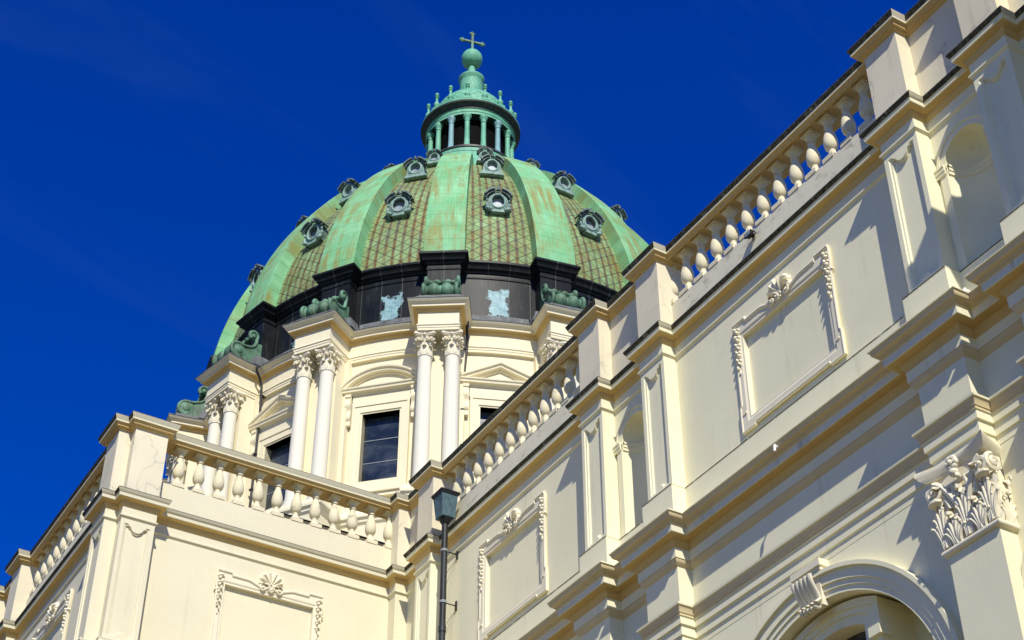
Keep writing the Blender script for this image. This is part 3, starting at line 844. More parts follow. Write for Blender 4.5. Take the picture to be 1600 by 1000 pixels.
# small arched recess between the lower pilasters
sa = MB(); yn = 12.83; zn = 12.62; r0, r1 = .40, .56
for ra, rb, d in ((.40, .46, .04), (.46, .53, .07), (.53, .58, .10)):
    for i in range(20):
        a0, a1 = pi * i / 20, pi * (i + 1) / 20
        P = lambda r, a, dd: FL(yn + r * cos(a), dd, zn + r * sin(a))
        sa.add([P(rb, a0, d), P(rb, a1, d), P(ra, a1, d), P(ra, a0, d), P(rb, a0, 0), P(rb, a1, 0), P(ra, a1, 0), P(ra, a0, 0)], [(0, 1, 2, 3), (0, 1, 5, 4), (3, 2, 6, 7)])
for sg in (-1, 1):
    a, b = sorted((yn + sg * .38, yn + sg * .60)); box(sa, FL, a, b, 0, .10, 12.5, 12.62); box(sa, FL, a + .02, b - .02, 0, .05, 9, 12.5)
pts = [(yn + .40 * cos(pi * i / 20), zn + .40 * sin(pi * i / 20)) for i in range(21)]
o = sa.build("lower_niche", "stucco", None, 30); adopt(o, nave)
nb = MB(); prism(nb, FL, [(yn - .40, 9), (yn + .40, 9)] + pts, 0.0, .003); nb.build("niche_recess", "soffit", o)

# ---------------------------------------------------------------- parapets
def parapet(F_path, parent, name="parapet"):
    pb = MB()
    prof = [(-.34, 23.54), (0, 23.54), (0, 21.72), (-.34, 21.72)]
    sweep(pb, F_path, prof, [0, 0, 0])
    o = pb.build(name, "pedestal"); adopt(o, parent)
    cb = MB(); sweep(cb, F_path, COPE, COPE_M)
    cb.build("coping", ["stucco", "grime", "soffit", "arris"], None); c = cb_last = bpy.data.objects[-1] if False else None
    return o
def parapet(path, parent):
    pb = MB(); sweep(pb, path, [(-.34, 23.54), (0, 23.54), (0, 21.72), (-.34, 21.72)])
    o = pb.build("parapet", "pedestal"); adopt(o, parent)
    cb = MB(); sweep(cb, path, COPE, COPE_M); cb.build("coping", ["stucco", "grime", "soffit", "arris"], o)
    return o
B = 16.66
parapet([(XW, 8.15), (XW, 11.35), (16, 11.35), (16, 12.14), (XW, 12.14), (XW, 13.51), (16, 13.51), (16, 14.31), (B, 14.31)], nave)
parapet([(B, 20.83), (16, 20.83), (16, 21.61), (XW, 21.61), (XW, 23.02), (16, 23.02), (16, 23.80), (B, 23.80)], nave)
parapet([(B, 30.35), (16, 30.35), (16, 31.10), (XW, 31.10), (XW, 32.10), (15.98, 32.10), (15.98, 32.80)], nave)
parapet([(9.8, 32.80), (9.8, 32.10), (9.0, 32.10), (9.0, 32.38), (8.69, 32.38), (8.69, 33.23), (9.35, 33.23)], tran)
parapet([(9.35, 39.72), (8.69, 39.72), (8.69, 40.52), (9.35, 40.52)], tran)
parapet([(9.35, 41.95), (8.69, 41.95), (8.69, 42.75), (9.0, 42.75), (9.0, 62)], tran)

# transept walls
WALLM = "tstucco"
pilaster(FT, 9.0, 9.8, tran, 0, .35)
pilaster(FE, 32.38, 33.23, tran); pilaster(FE, 39.72, 40.52, tran); pilaster(FE, 41.95, 42.75, tran)
panel_bay(FT, 9.8, 15.98, 12.87, tran, 0.97)
panel_bay(FE, 33.23, 39.72, 36.47, tran)
mb = MB(); box(mb, FT, 15.98, 16.4, -.3, .35, 17.2, 21.6); adopt(mb.build("bay_wall", "tstucco"), tran)
mb = MB(); box(mb, FE, 40.52, 41.95, -.3, 0, 17.2, 21.6); box(mb, FE, 42.75, 62, -.3, 0, 17.2, 21.6)
adopt(mb.build("bay_wall", "tstucco"), tran)
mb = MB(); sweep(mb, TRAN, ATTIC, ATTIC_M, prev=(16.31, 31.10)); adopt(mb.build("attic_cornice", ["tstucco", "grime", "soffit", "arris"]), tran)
TP = [(16.31, 32.45), (9.8, 32.45), (9.8, 32.10), (9.0, 32.10), (9.0, 32.38), (8.69, 32.38), (8.69, 33.23), (9.0, 33.23), (9.0, 39.72), (8.69, 39.72), (8.69, 40.52), (9.0, 40.52), (9, 62)]
mb = MB(); sweep(mb, TP, BASEB, BASE_M); adopt(mb.build("base_band", ["tstucco", "grime", "soffit", "grime_line"]), tran)
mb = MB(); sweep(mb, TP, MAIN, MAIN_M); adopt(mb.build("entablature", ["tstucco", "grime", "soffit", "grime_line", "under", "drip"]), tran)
mb = MB(); box(mb, FT, 9.0, 16.25, -.3, -.08, 0, 17.3); box(mb, FE, 32.6, 62, -.3, -.08, 0, 17.3); adopt(mb.build("lower_wall", "tstucco"), tran)
# flat roofs behind the parapets
mb = MB(); box(mb, lambda x, y, z: (x, y, z), 16.6, 35.5, 8, 62, 21.45, 21.62); adopt(mb.build("roof", "zinc"), nave)
mb = MB(); box(mb, lambda x, y, z: (x, y, z), 9.3, 16.58, 32.7, 62, 21.45, 21.62); adopt(mb.build("roof", "zinc"), tran)
mb = MB(); box(mb, lambda x, y, z: (x, y, z), 13.3, 16.2, 33.3, 33.55, 21.5, 23.12); up_ = mb.build('roof_upstand', 'tstucco'); adopt(up_, tran)
mb = MB(); box(mb, lambda x, y, z: (x, y, z), 13.28, 16.2, 33.27, 33.58, 23.121, 23.155); mb.build('lead_cap', 'pipe', up_)
# projecting west front of the church, its crowning cornice shades the nearest pilasters
mb = MB(); box(mb, lambda x, y, z: (x, y, z), 14.67, 34, -14, 8.15, 0, 23.40)
box(mb, lambda x, y, z: (x, y, z), 13.77, 34.5, -14.5, 9.05, 23.402, 23.93)
box(mb, lambda x, y, z: (x, y, z), 14.4, 34.2, -14.2, 8.42, 23.05, 23.40)
adopt(mb.build("west_front", "stucco"), nave)

# ---------------------------------------------------------------- balustrades
ZP = 22.50                                  # top of the balustrade plinth
BAL = [(.145, .10), (.135, .115), (.115, .14), (.088, .18), (.070, .22), (.066, .265), (.070, .295), (.098, .32), (.124, .365), (.138, .43), (.140, .49),
       (.135, .555), (.122, .63), (.105, .695), (.087, .755), (.071, .81), (.063, .86), (.062, .872), (.083, .876), (.087, .893), (.083, .908), (.066, .914), (.070, .945), (.082, .985), (.102, 1.022), (.125, 1.05), (.128, 1.075)]
bal_mb = MB(); lathe(bal_mb, BAL, seg=24)
box(bal_mb, lambda x, y, z: (x, y, z), -.150, .150, -.150, .150, 0.0, .10); box(bal_mb, lambda x, y, z: (x, y, z), -.142, .142, -.142, .142, 1.065, 1.15)
BAL_ME = bal_mb.build("baluster", "balust", None, 30)
BAL_FIRST = [BAL_ME]
BAYC = [(-.52, 23.86)] + COPE[1:10] + [(.06, 23.575), (.05, 23.60), (.035, 23.645), (-.52, 23.645)]
def balustrade(label, path, spots, loc, pm="base"):
    t = thing("balustrade", label, "balustrade", loc, "balustrades along the attic of the church")
    pb = MB(); sweep(pb, path, [(-.52, ZP), (-.005, ZP), (-.005, 21.70), (-.52, 21.70)]); adopt(pb.build("plinth", pm), t)
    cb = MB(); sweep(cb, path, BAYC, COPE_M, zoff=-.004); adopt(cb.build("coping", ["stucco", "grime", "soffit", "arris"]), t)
    for i, (x, y) in enumerate(spots):
        if BAL_FIRST: o = BAL_FIRST.pop()
        else: o = dup(BAL_ME)
        o.location = (x, y, ZP); o.rotation_euler = (R_(random.uniform(-.35, .35)), R_(random.uniform(-.35, .35)), R_(random.uniform(-1.5, 1.5)))
        adopt(o, t)
    return t
balustrade("weathered balustrade of pear-shaped balusters standing out against the blue sky, floodlight on its plinth", [(XW, 14.0), (XW, 21.0)], [(XW + .14, 14.88 + .502 * i) for i in range(13)], (XW, 17.57, 21.7))
balustrade("balustrade rising behind the downpipe hopper, in front of the central drum columns", [(XW, 23.5), (XW, 30.6)], [(XW + .14, 24.37 + .502 * i) for i in range(13)], (XW, 27, 21.7))
balustrade("evenly sunlit cream balustrade on top of the yellow transept wall, below the drum", [(16.2, YT), (9.6, YT)], [(10.32 + .5125 * i, YT + .14) for i in range(12)], (13, YT, 21.7), "tstucco")
balustrade("steeply foreshortened balustrade receding from the sunlit corner pedestal along the transept end", [(XE, 33.0), (XE, 39.9)], [(XE + .14, 33.78 + .502 * i) for i in range(12)], (XE, 36.5, 21.7))
o = balustrade("last short balustrade cut by the picture edge, beyond the second pedestal of the transept end", [(XE, 40.4), (XE, 42.1)], [(XE + .14, 40.76 + .5 * i) for i in range(3)], (XE, 41.2, 21.7))

# ================================================================ dome
L = 54.0; AZ = R_(29.043); PH = R_(4.758)
fw = Vector((-sin(AZ), -cos(AZ))); lf_ = Vector((-cos(AZ), sin(AZ)))
AX = Vector((L * sin(AZ), L * cos(AZ)))
def hk(k):
    th = PH + k * pi / 8
    h = fw * cos(th) + lf_ * sin(th); t = -fw * sin(th) + lf_ * cos(th)
    return h, t
def FD(k, R0):
    """local frame on the drum: u to the right seen from outside, d outward from radius R0"""
    h, t = hk(k)
    def F(u, d, z):
        p = AX + h * (R0 + d) - t * u
        return (p.x, p.y, z)
    return F
def ring_path(Rw, Rb, hw, n=8, kmin=0, kmax=16):
    """closed plan path round the drum, clockwise, breaking forward over each pier; also the bay number at each point"""
    pts = []; ks = []
    a = math.asin(hw / Rw) / (pi / 8)
    for k in range(kmin, kmax):
        kk = -k
        h, t = hk(kk)
        for r_, sg in ((Rw * cos(a * pi / 8), 1), (Rb, 1), (Rb, -1), (Rw * cos(a * pi / 8), -1)):
            p = AX + h * r_ + t * (sg * hw); pts.append((p.x, p.y)); ks.append(kk + sg * a)
        for i in range(1, n):
            q = kk - a - (1 - 2 * a) * i / n
            h2, _ = hk(q); p = AX + h2 * Rw; pts.append((p.x, p.y)); ks.append(q)
    return pts, [k_ + 40 for k_ in ks]
# order must have outward on the left: test and flip if needed
def outward_ok(path):
    p, q = Vector(path[0]), Vector(path[8])
    c = AX
    return (Vector((p.x - c.x, p.y - c.y)).cross(Vector((q.x - c.x, q.y - c.y)))) < 0
def oriented(path, ks):
    area = sum(path[i][0] * path[(i + 1) % len(path)][1] - path[(i + 1) % len(path)][0] * path[i][1] for i in range(len(path)))
    if area > 0: return path[::-1], ks[::-1]
    return path, ks

drum = thing("church_drum", "round cream drum ringed by paired Corinthian columns and pedimented windows beneath the dome", "drum", (AX.x, AX.y, 21.6))
dome = thing("church_dome", "ribbed green copper dome with rust streaked diamond tiles, round dormers and a black lead band", "dome", (AX.x, AX.y, 35.7))
lant = thing("dome_lantern", "small green copper lantern of slim columns, finials, ball and cross crowning the dome", "lantern", (AX.x, AX.y, 50.2))

KV = list(range(-5, 7))                       # piers that face the viewer's side
# drum wall with window openings
RWALL = 9.90; gw = .64; gz0, gz1 = 29.82, 32.42
mb = MB()
ga = math.asin(gw / RWALL) / (pi / 8)
for k in range(16):
    def V(q, z, r=RWALL):
        h, _ = hk(q); p = AX + h * r; return (p.x, p.y, z)
    qs = [k + (0.5 - ga) * i / 4 for i in range(5)] + [k + .5 - ga + 2 * ga * i / 3 for i in range(1, 4)] + [k + .5 + ga + (.5 - ga) * i / 4 for i in range(1, 5)]
    zs = [21.6, gz0, gz1, 34.9]
    for i in range(len(qs) - 1):
        for j in range(3):
            if j == 1 and 4 <= i < 7: continue
            mb.add([V(qs[i], zs[j]), V(qs[i + 1], zs[j]), V(qs[i + 1], zs[j + 1]), V(qs[i], zs[j + 1])], [(0, 1, 2, 3)])
    F = FD(k + .5, RWALL)
    loop_wall(mb, F, rect(-gw, gw, gz0, gz1), .02, rect(-gw, gw, gz0, gz1), -.42)
adopt(mb.build("drum_wall", "drum", None, 30), drum)

# entablature
ENT = [(-.5, 35.76), (.33, 35.735), (.355, 35.70), (.34, 35.665), (.315, 35.64), (.29, 35.60), (.235, 35.56), (.20, 35.535), (.195, 35.46), (.18, 35.45), (.085, 35.43), (.08, 35.40), (.045, 35.355), (.02, 35.33), (.0, 35.325),
       (0, 34.84), (.045, 34.83), (.05, 34.795), (.02, 34.76), (.02, 34.70), (.005, 34.695), (.005, 34.60), (-.4, 34.60)]
ENT_M = [1, 1, 1, 0, 0, 0, 0, 0, 0, 2, 2, 2, 2, 2, 0, 0, 0, 0, 0, 0, 0, 0]
pth, ks = oriented(*ring_path(10.0, 11.22, .68))
mb = MB(); sweep(mb, pth, ENT, ENT_M, closed=True); adopt(mb.build("entablature", ["drum", "lead_grey", "soffit"], None, 28), drum)
PED = [(-.3, 28.62), (.10, 28.60), (.19, 28.50), (.22, 28.40), (.21, 28.32), (.14, 28.26), (.13, 28.18), (.06, 28.10), (.05, 28.0), (.05, 24.2), (.2, 24.0), (.2, 21.6)]
pth2, _ = oriented(*ring_path(10.05, 11.22, .78))
mb = MB(); sweep(mb, pth2, PED, closed=True); adopt(mb.build("pedestal_course", "drum", None, 28), drum)

# one pier: backing, soffit block; copied round
def at_pier(F, dx=0): pass
for k in KV:
    F = FD(k, 0)
    mb = MB()
    box(mb, F, -.66, .66, 9.6, 10.60, 28.3, 34.61); box(mb, F, -.665, .665, 9.6, 11.21, 34.605, 35.3)
    box(mb, F, -.80, .80, 9.6, 10.10, 28.5, 34.60)
    adopt(mb.build("pier", "drum"), drum)

# column with capital, base ; local origin at the axis, z = 28.6
def column_shaft():
    mb = MB()
    pr = [(.34, .0), (.34, .10), (.345, .12), (.345, .19), (.31, .22), (.29, .25), (.30, .30), (.30, .35), (.26, .38), (.255, .42)]
    H = 5.10
    for i in range(11):
        t = i / 10; pr.append((.252 - .030 * t ** 1.6, .45 + (H - .45) * t))
    pr += [(.245, H + .01), (.25, H + .03), (.245, H + .05), (.22, H + .06)]
    lathe(mb, pr, seg=28)
    return mb.build("column", "pale", None, 35)
def column_capital():
    mb = MB(); z0 = 5.16; H = .80
    lathe(mb, [(.215, z0), (.21, z0 + .3), (.225, z0 + .5), (.27, z0 + .62), (.30, z0 + .66), (.28, z0 + .69)], seg=20)
    for row, (n_, off, hh, cu, rr) in enumerate(((8, 0, .30, .10, .215), (8, .5, .52, .12, .222))):
        for i in range(n_):
            a = 2 * pi * (i + off) / n_
            acanthus(mb, lambda x, y, q, a=a, rr=rr: ((rr + y) * cos(a) - x * sin(a), (rr + y) * sin(a) + x * cos(a), z0 + q), .175, hh, cu, 5, 8, lobes=3)
    for i in range(4):
        a = pi / 4 + i * pi / 2
        for sg in (-1, 1):
            G = lambda u, d, z, a=a, sg=sg: ((.335 + u) * cos(a) - (sg * (.035 + d)) * sin(a), (.335 + u) * sin(a) + sg * (.035 + d) * cos(a), z)
            spiral(mb, G, 0, 0, z0 + .57, .085, 1.4, .030, .02, 1, pi / 2, seg=14)
        tube(mb, [(.23 * cos(a), .23 * sin(a), z0 + .38), (.27 * cos(a), .27 * sin(a), z0 + .54), (.335 * cos(a), .335 * sin(a), z0 + .66)], [.04, .045, .04], 6)
        b = i * pi / 2
        blob(mb, lambda u, d, z: (u, d, z), .31 * cos(b), .31 * sin(b), z0 + .72, .055, .055, .06)
        for sg in (-1, 1):
            c2 = b + sg * .28
            blob(mb, lambda u, d, z: (u, d, z), .285 * cos(c2), .285 * sin(c2), z0 + .58, .04, .04, .05)
    # abacus, hollow sided
    loop = []
    for i in range(4):
        a = pi / 4 + i * pi / 2
        p0 = Vector((.47 * cos(a + .07), .47 * sin(a + .07))); p1 = Vector((.47 * cos(a + pi / 2 - .07), .47 * sin(a + pi / 2 - .07)))
        for j in range(8):
            t = j / 7; p = p0.lerp(p1, t); p = p * (1 - .16 * sin(pi * t)); loop.append(p)
    n_ = len(loop); vs = []
    for sc_, z in ((.90, z0 + .70), (.95, z0 + .735), (1, z0 + .745), (1, z0 + .84)): vs += [(p.x * sc_, p.y * sc_, z) for p in loop]
    mb.add(vs, [(j * n_ + i, j * n_ + (i + 1) % n_, (j + 1) * n_ + (i + 1) % n_, (j + 1) * n_ + i) for j in range(3) for i in range(n_)] + [tuple(range(n_)), tuple(range(3 * n_, 4 * n_))])
    return mb.build("capital", "orn", None, 45)
c_sh, c_cap = column_shaft(), column_capital()
first = True
for k in KV:
    h, t = hk(k)
    for sg in (-1, 1):
        p = AX + h * 10.85 + t * (sg * .445)
        if first: a, b = c_sh, c_cap; first = False
        else: a, b = dup(c_sh), dup(c_cap)
        a.location = (p.x, p.y, 28.60); a.rotation_euler = (0, 0, math.atan2(h.y, h.x))
        adopt(a, drum)
        b.parent = a; b.location = (0, 0, 0); b.rotation_euler = (0, 0, 0); b.matrix_parent_inverse = Matrix.Identity(4)

# drum windows
def drum_window(kb, seg):
    F = FD(kb, RWALL)
    mb = MB()
    o0 = rect(-.98, .98, 29.42, 32.80); o1 = rect(-.90, .90, 29.50, 32.72); o2 = rect(-.70, .70, 29.76, 32.48); hi = rect(-gw, gw, gz0, gz1)
    loop_wall(mb, F, o0, -.1, o0, .10); poly_face(mb, F, o0, [o1], .10); loop_wall(mb, F, o1, .10, o1, .07); poly_face(mb, F, o1, [o2], .07)
    loop_wall(mb, F, o2, .07, o2, .035); poly_face(mb, F, o2, [hi], .035); loop_wall(mb, F, hi, .035, hi, -.3)
    box(mb, F, -1.12, 1.12, -.1, .20, 29.30, 29.42); box(mb, F, -1.02, 1.02, -.1, .13, 29.16, 29.30)
    box(mb, F, -1.0, 1.0, -.1, .06, 32.80, 33.22)
    # outer strip of the bay
    wn = mb.build("drum_window", "drum", None, 30); adopt(wn, drum)
    gp = MB(); poly_face(gp, F, hi, [], -.26); gp.build("glass_pane", "glass", wn)
    gb = MB()
    for z in (30.67, 31.54):
        gb = MB(); box(gb, F, -gw, gw, -.26, -.245, z - .012, z + .012); gb.build("glazing_bar", "bar", wn)
    pe = MB()
    hor = [(-.1, 33.20), (.10, 33.20), (.13, 33.25), (.22, 33.27), (.23, 33.33), (.27, 33.37), (.28, 33.42), (-.1, 33.44)]
    vs = [F(u, d, z) for u in (-1.33, 1.33) for d, z in hor]; k_ = len(hor)
    pe.add(vs, [(j, k_ + j, k_ + j + 1, j + 1) for j in range(k_ - 1)] + [tuple(range(k_)), tuple(range(k_, 2 * k_))])
    if seg:
        hw, rise = 1.36, .66; Rr = (hw * hw + rise * rise) / (2 * rise); am = math.asin(hw / Rr); nn = 22
        base = [(Rr * sin(-am + 2 * am * i / nn), 33.40 + rise - Rr + Rr * cos(-am + 2 * am * i / nn)) for i in range(nn + 1)]
        nrm = [(sin(-am + 2 * am * i / nn), cos(-am + 2 * am * i / nn)) for i in range(nn + 1)]
    else:
        base = [(-1.36, 33.40), (0, 34.04), (1.36, 33.40)]; q = math.atan2(.64, 1.36)
        nrm = [(-sin(q), cos(q)), (0, 1 / cos(q)), (sin(q), cos(q))]
    rk = [(-.1, -.14), (.10, -.14), (.12, -.09), (.22, -.07), (.23, -.01), (.29, .03), (.30, .09), (-.1, .11)]
    vs = [F(b[0] + n_[0] * o, d, b[1] + n_[1] * o) for b, n_ in zip(base, nrm) for d, o in rk]; k_ = len(rk); m_ = len(base)
    pe.add(vs, [(i * k_ + j, (i + 1) * k_ + j, (i + 1) * k_ + j + 1, i * k_ + j + 1) for i in range(m_ - 1) for j in range(k_ - 1)] + [tuple(range(k_)), tuple(range((m_ - 1) * k_, m_ * k_))])
    poly_face(pe, F, [(b[0] * .97, b[1] - .05) for b in base] + [(1.2, 33.4), (-1.2, 33.4)][:0] + [], [], .04) if not seg else poly_face(pe, F, [(b[0] * .97, b[1] - .05) for b in base], [], .04)
    pe.build("pediment", "drum", wn, 25)
    for sg in (-1, 1):
        cb = MB(); u = sg * 1.13
        pr = [(0, 33.20), (.20, 33.20), (.20, 33.10), (.16, 33.06), (.17, 32.95), (.20, 32.86), (.19, 32.74), (.12, 32.66), (.10, 32.56), (.12, 32.46), (.155, 32.38), (.14, 32.26), (.08, 32.20), (.10, 32.12), (.09, 32.03), (.0, 32.0)]
        vs = [F(u + e, d, z) for e in (-.095, .095) for d, z in pr]; k_ = len(pr)
        cb.add(vs, [(j, k_ + j, k_ + j + 1, j + 1) for j in range(k_ - 1)] + [tuple(range(k_)), tuple(range(k_, 2 * k_))])
        cb.build("console", "drum", wn, 40)
for i in range(-4, 6): drum_window(i + .5, i % 2 == 0)

# ---------------------------------------------------------------- black lead attic of the dome
ATT = [(.46, 35.765), (.44, 35.80), (.30, 36.30), (.06, 36.36), (.0, 36.37), (0, 38.12), (.03, 38.125), (.035, 38.19), (0, 38.20), (0, 38.34), (.05, 38.36), (.07, 38.42), (.16, 38.47), (.18, 38.55), (.24, 38.62), (.285, 38.66), (.285, 38.74), (.25, 38.78), (.0, 38.92), (-.9, 39.05)]
ATT_M = [1, 1, 1, 0, 0, 0, 0, 0, 0, 0, 0, 0, 0, 0, 0, 0, 0, 0, 0]
pth, ks = oriented(*ring_path(9.55, 10.05, .57))
mb = MB(); sweep(mb, pth, ATT, ATT_M, closed=True, uvs=ks)
adopt(mb.build("lead_attic", ["lead", "lead_grey"], None, 28), dome)

# scroll consoles standing on the entablature breaks
def scroll(k):
    F = FD(k, 0)
    mb = MB(); box(mb, F, -.70, .70, 9.9, 11.28, 35.762, 36.02); box(mb, F, -.76, .76, 9.9, 11.50, 35.755, 35.80)
    pl = mb.build("scroll_console", "lead_grey", None); adopt(pl, dome)
    ro = MB()
    def turned(uc0, prof, R0, z0, seg=18):
        lathe(ro, prof, seg=seg, fn=lambda x, y, hh: F(hh, R0 + x, z0 + y))
    zl = 36.40; Rl = 10.92
    turned(0, [(.0, -.60), (.20, -.60), (.29, -.58), (.31, -.54), (.29, -.49), (.24, -.46), (.22, -.43), (.27, -.37), (.335, -.27), (.34, -.18), (.29, -.08), (.24, -.045), (.25, 0), (.24, .045), (.29, .08), (.34, .18), (.335, .27), (.27, .37),
               (.22, .43), (.24, .46), (.29, .49), (.31, .54), (.29, .58), (.20, .60), (.0, .60)], Rl, zl)
    zu = 37.28; Ru = 10.36
    turned(0, [(.0, -.56), (.10, -.56), (.14, -.53), (.14, -.46), (.09, -.43), (.08, -.30), (.12, -.24), (.13, -.16), (.09, -.10), (.06, -.06), (.12, 0), (.06, .06), (.09, .10), (.13, .16), (.12, .24), (.08, .30), (.09, .43), (.14, .46), (.14, .53), (.10, .56), (.0, .56)], Ru, zu, 12)
    ro.build("roll", "copper_dark", pl, 50)
    for sg in (-1, 1):
        st = MB()
        # S-shaped cheek: outer volute below, inner volute above
        path = [(Rl + .29 * cos(R_(q)), zl + .29 * sin(R_(q))) for q in range(-95, 116, 15)]
        path += [(10.62, 36.69), (10.48, 36.72), (10.36, 36.78), (10.26, 36.90), (10.22, 37.05), (10.22, 37.18)]
        path += [(Ru + .17 * cos(R_(q)), zu + .17 * sin(R_(q))) for q in range(175, -60, -25)]
        u = sg * .55
        w_ = .075
        tube(st, [F(u, p[0], p[1]) for p in path], .072, 8)
        vs = [F(u, Rl + .2 * cos(2 * pi * i / 16), zl + .2 * sin(2 * pi * i / 16)) for i in range(16)]
        blob(st, F, u + sg * .02, Rl, zl, .07, .20, .20, seg=12); blob(st, F, u + sg * .02, Ru, zu, .05, .10, .10, seg=10)
        # web behind the S
        web = [(10.0, 36.02), (10.95, 36.02), (10.80, 36.3), (10.66, 36.58), (10.45, 36.66), (10.3, 36.8), (10.2, 37.0), (10.0, 37.05)]
        vs = [F(u + e, a, b) for e in (-.03, .03) for a, b in web]; n_ = len(web)
        st.add(vs, [tuple(range(n_)), tuple(range(n_, 2 * n_))] + [(i, (i + 1) % n_, n_ + (i + 1) % n_, n_ + i) for i in range(n_)])
        st.build("scroll_cheek", "copper_dark", pl, 50)
for k in KV: scroll(k)

# ---------------------------------------------------------------- copper shell and ribs
Rb, Hd, zb, nd = 10.2, 12.5, 38.4, 1.2
def prof_t(t): return Rb * cos(t) ** nd, zb + Hd * sin(t) ** nd
ts = [0.085 + (1.36 - 0.085) * i / 44 for i in range(45)]
RP = [(10.16, 38.70)] + [prof_t(t) for t in ts]
arcL = [0.0]
for i in range(1, len(RP)): arcL.append(arcL[-1] + math.hypot(RP[i][0] - RP[i - 1][0], RP[i][1] - RP[i - 1][1]))
def nrm2(i):
    a = RP[max(0, i - 1)]; b = RP[min(len(RP) - 1, i + 1)]
    d = Vector((b[0] - a[0], b[1] - a[1])).normalized(); return d.y, -d.x
for k in range(16):
    mb = MB(); NS = 8; vs = []; uv = []
    for i, (r, z) in enumerate(RP):
        nr, nz = nrm2(i); r2, z2 = r - .44 * nr, z - .44 * nz
        for j in range(NS + 1):
            h, _ = hk(k + j / NS); p = AX + h * r2; vs.append((p.x, p.y, z2)); uv.append((j / NS * 1.0 + k * 3.0, arcL[i] + k * 1.7))
    mb.add(vs, [(i * (NS + 1) + j, i * (NS + 1) + j + 1, (i + 1) * (NS + 1) + j + 1, (i + 1) * (NS + 1) + j) for i in range(len(RP) - 1) for j in range(NS)], 0, uv)
    adopt(mb.build("tiled_panel", "tile", None, 60), dome)
def rib_hw(r): return .54 + (r - 5.5) * .039 if r > 5.5 else .54 - (5.5 - r) * .055
for k in range(16):
    h, t = hk(k); mb = MB(); vs = []; uv = []
    for i, (r, z) in enumerate(RP):
        nr, nz = nrm2(i); hw = min(rib_hw(r), r * tan(pi / 16) * .97)
        cs = [(-hw, -.50), (-hw, 0.0), (-hw + .05, .02), (-hw * .5, .025), (0, .03), (hw * .5, .025), (hw - .05, .02), (hw, 0.0), (hw, -.50)]
        for u, d in cs:
            p = AX + h * (r + d * nr) - t * u; vs.append((p.x, p.y, z + d * nz)); uv.append((u * .5 + k * 5.3, arcL[i] + k * .31))
    n_ = 9
    mb.add(vs, [(i * n_ + j, i * n_ + j + 1, (i + 1) * n_ + j + 1, (i + 1) * n_ + j) for i in range(len(RP) - 1) for j in range(n_ - 1)], 0, uv)
    adopt(mb.build("rib", "rib", None, 40), dome)

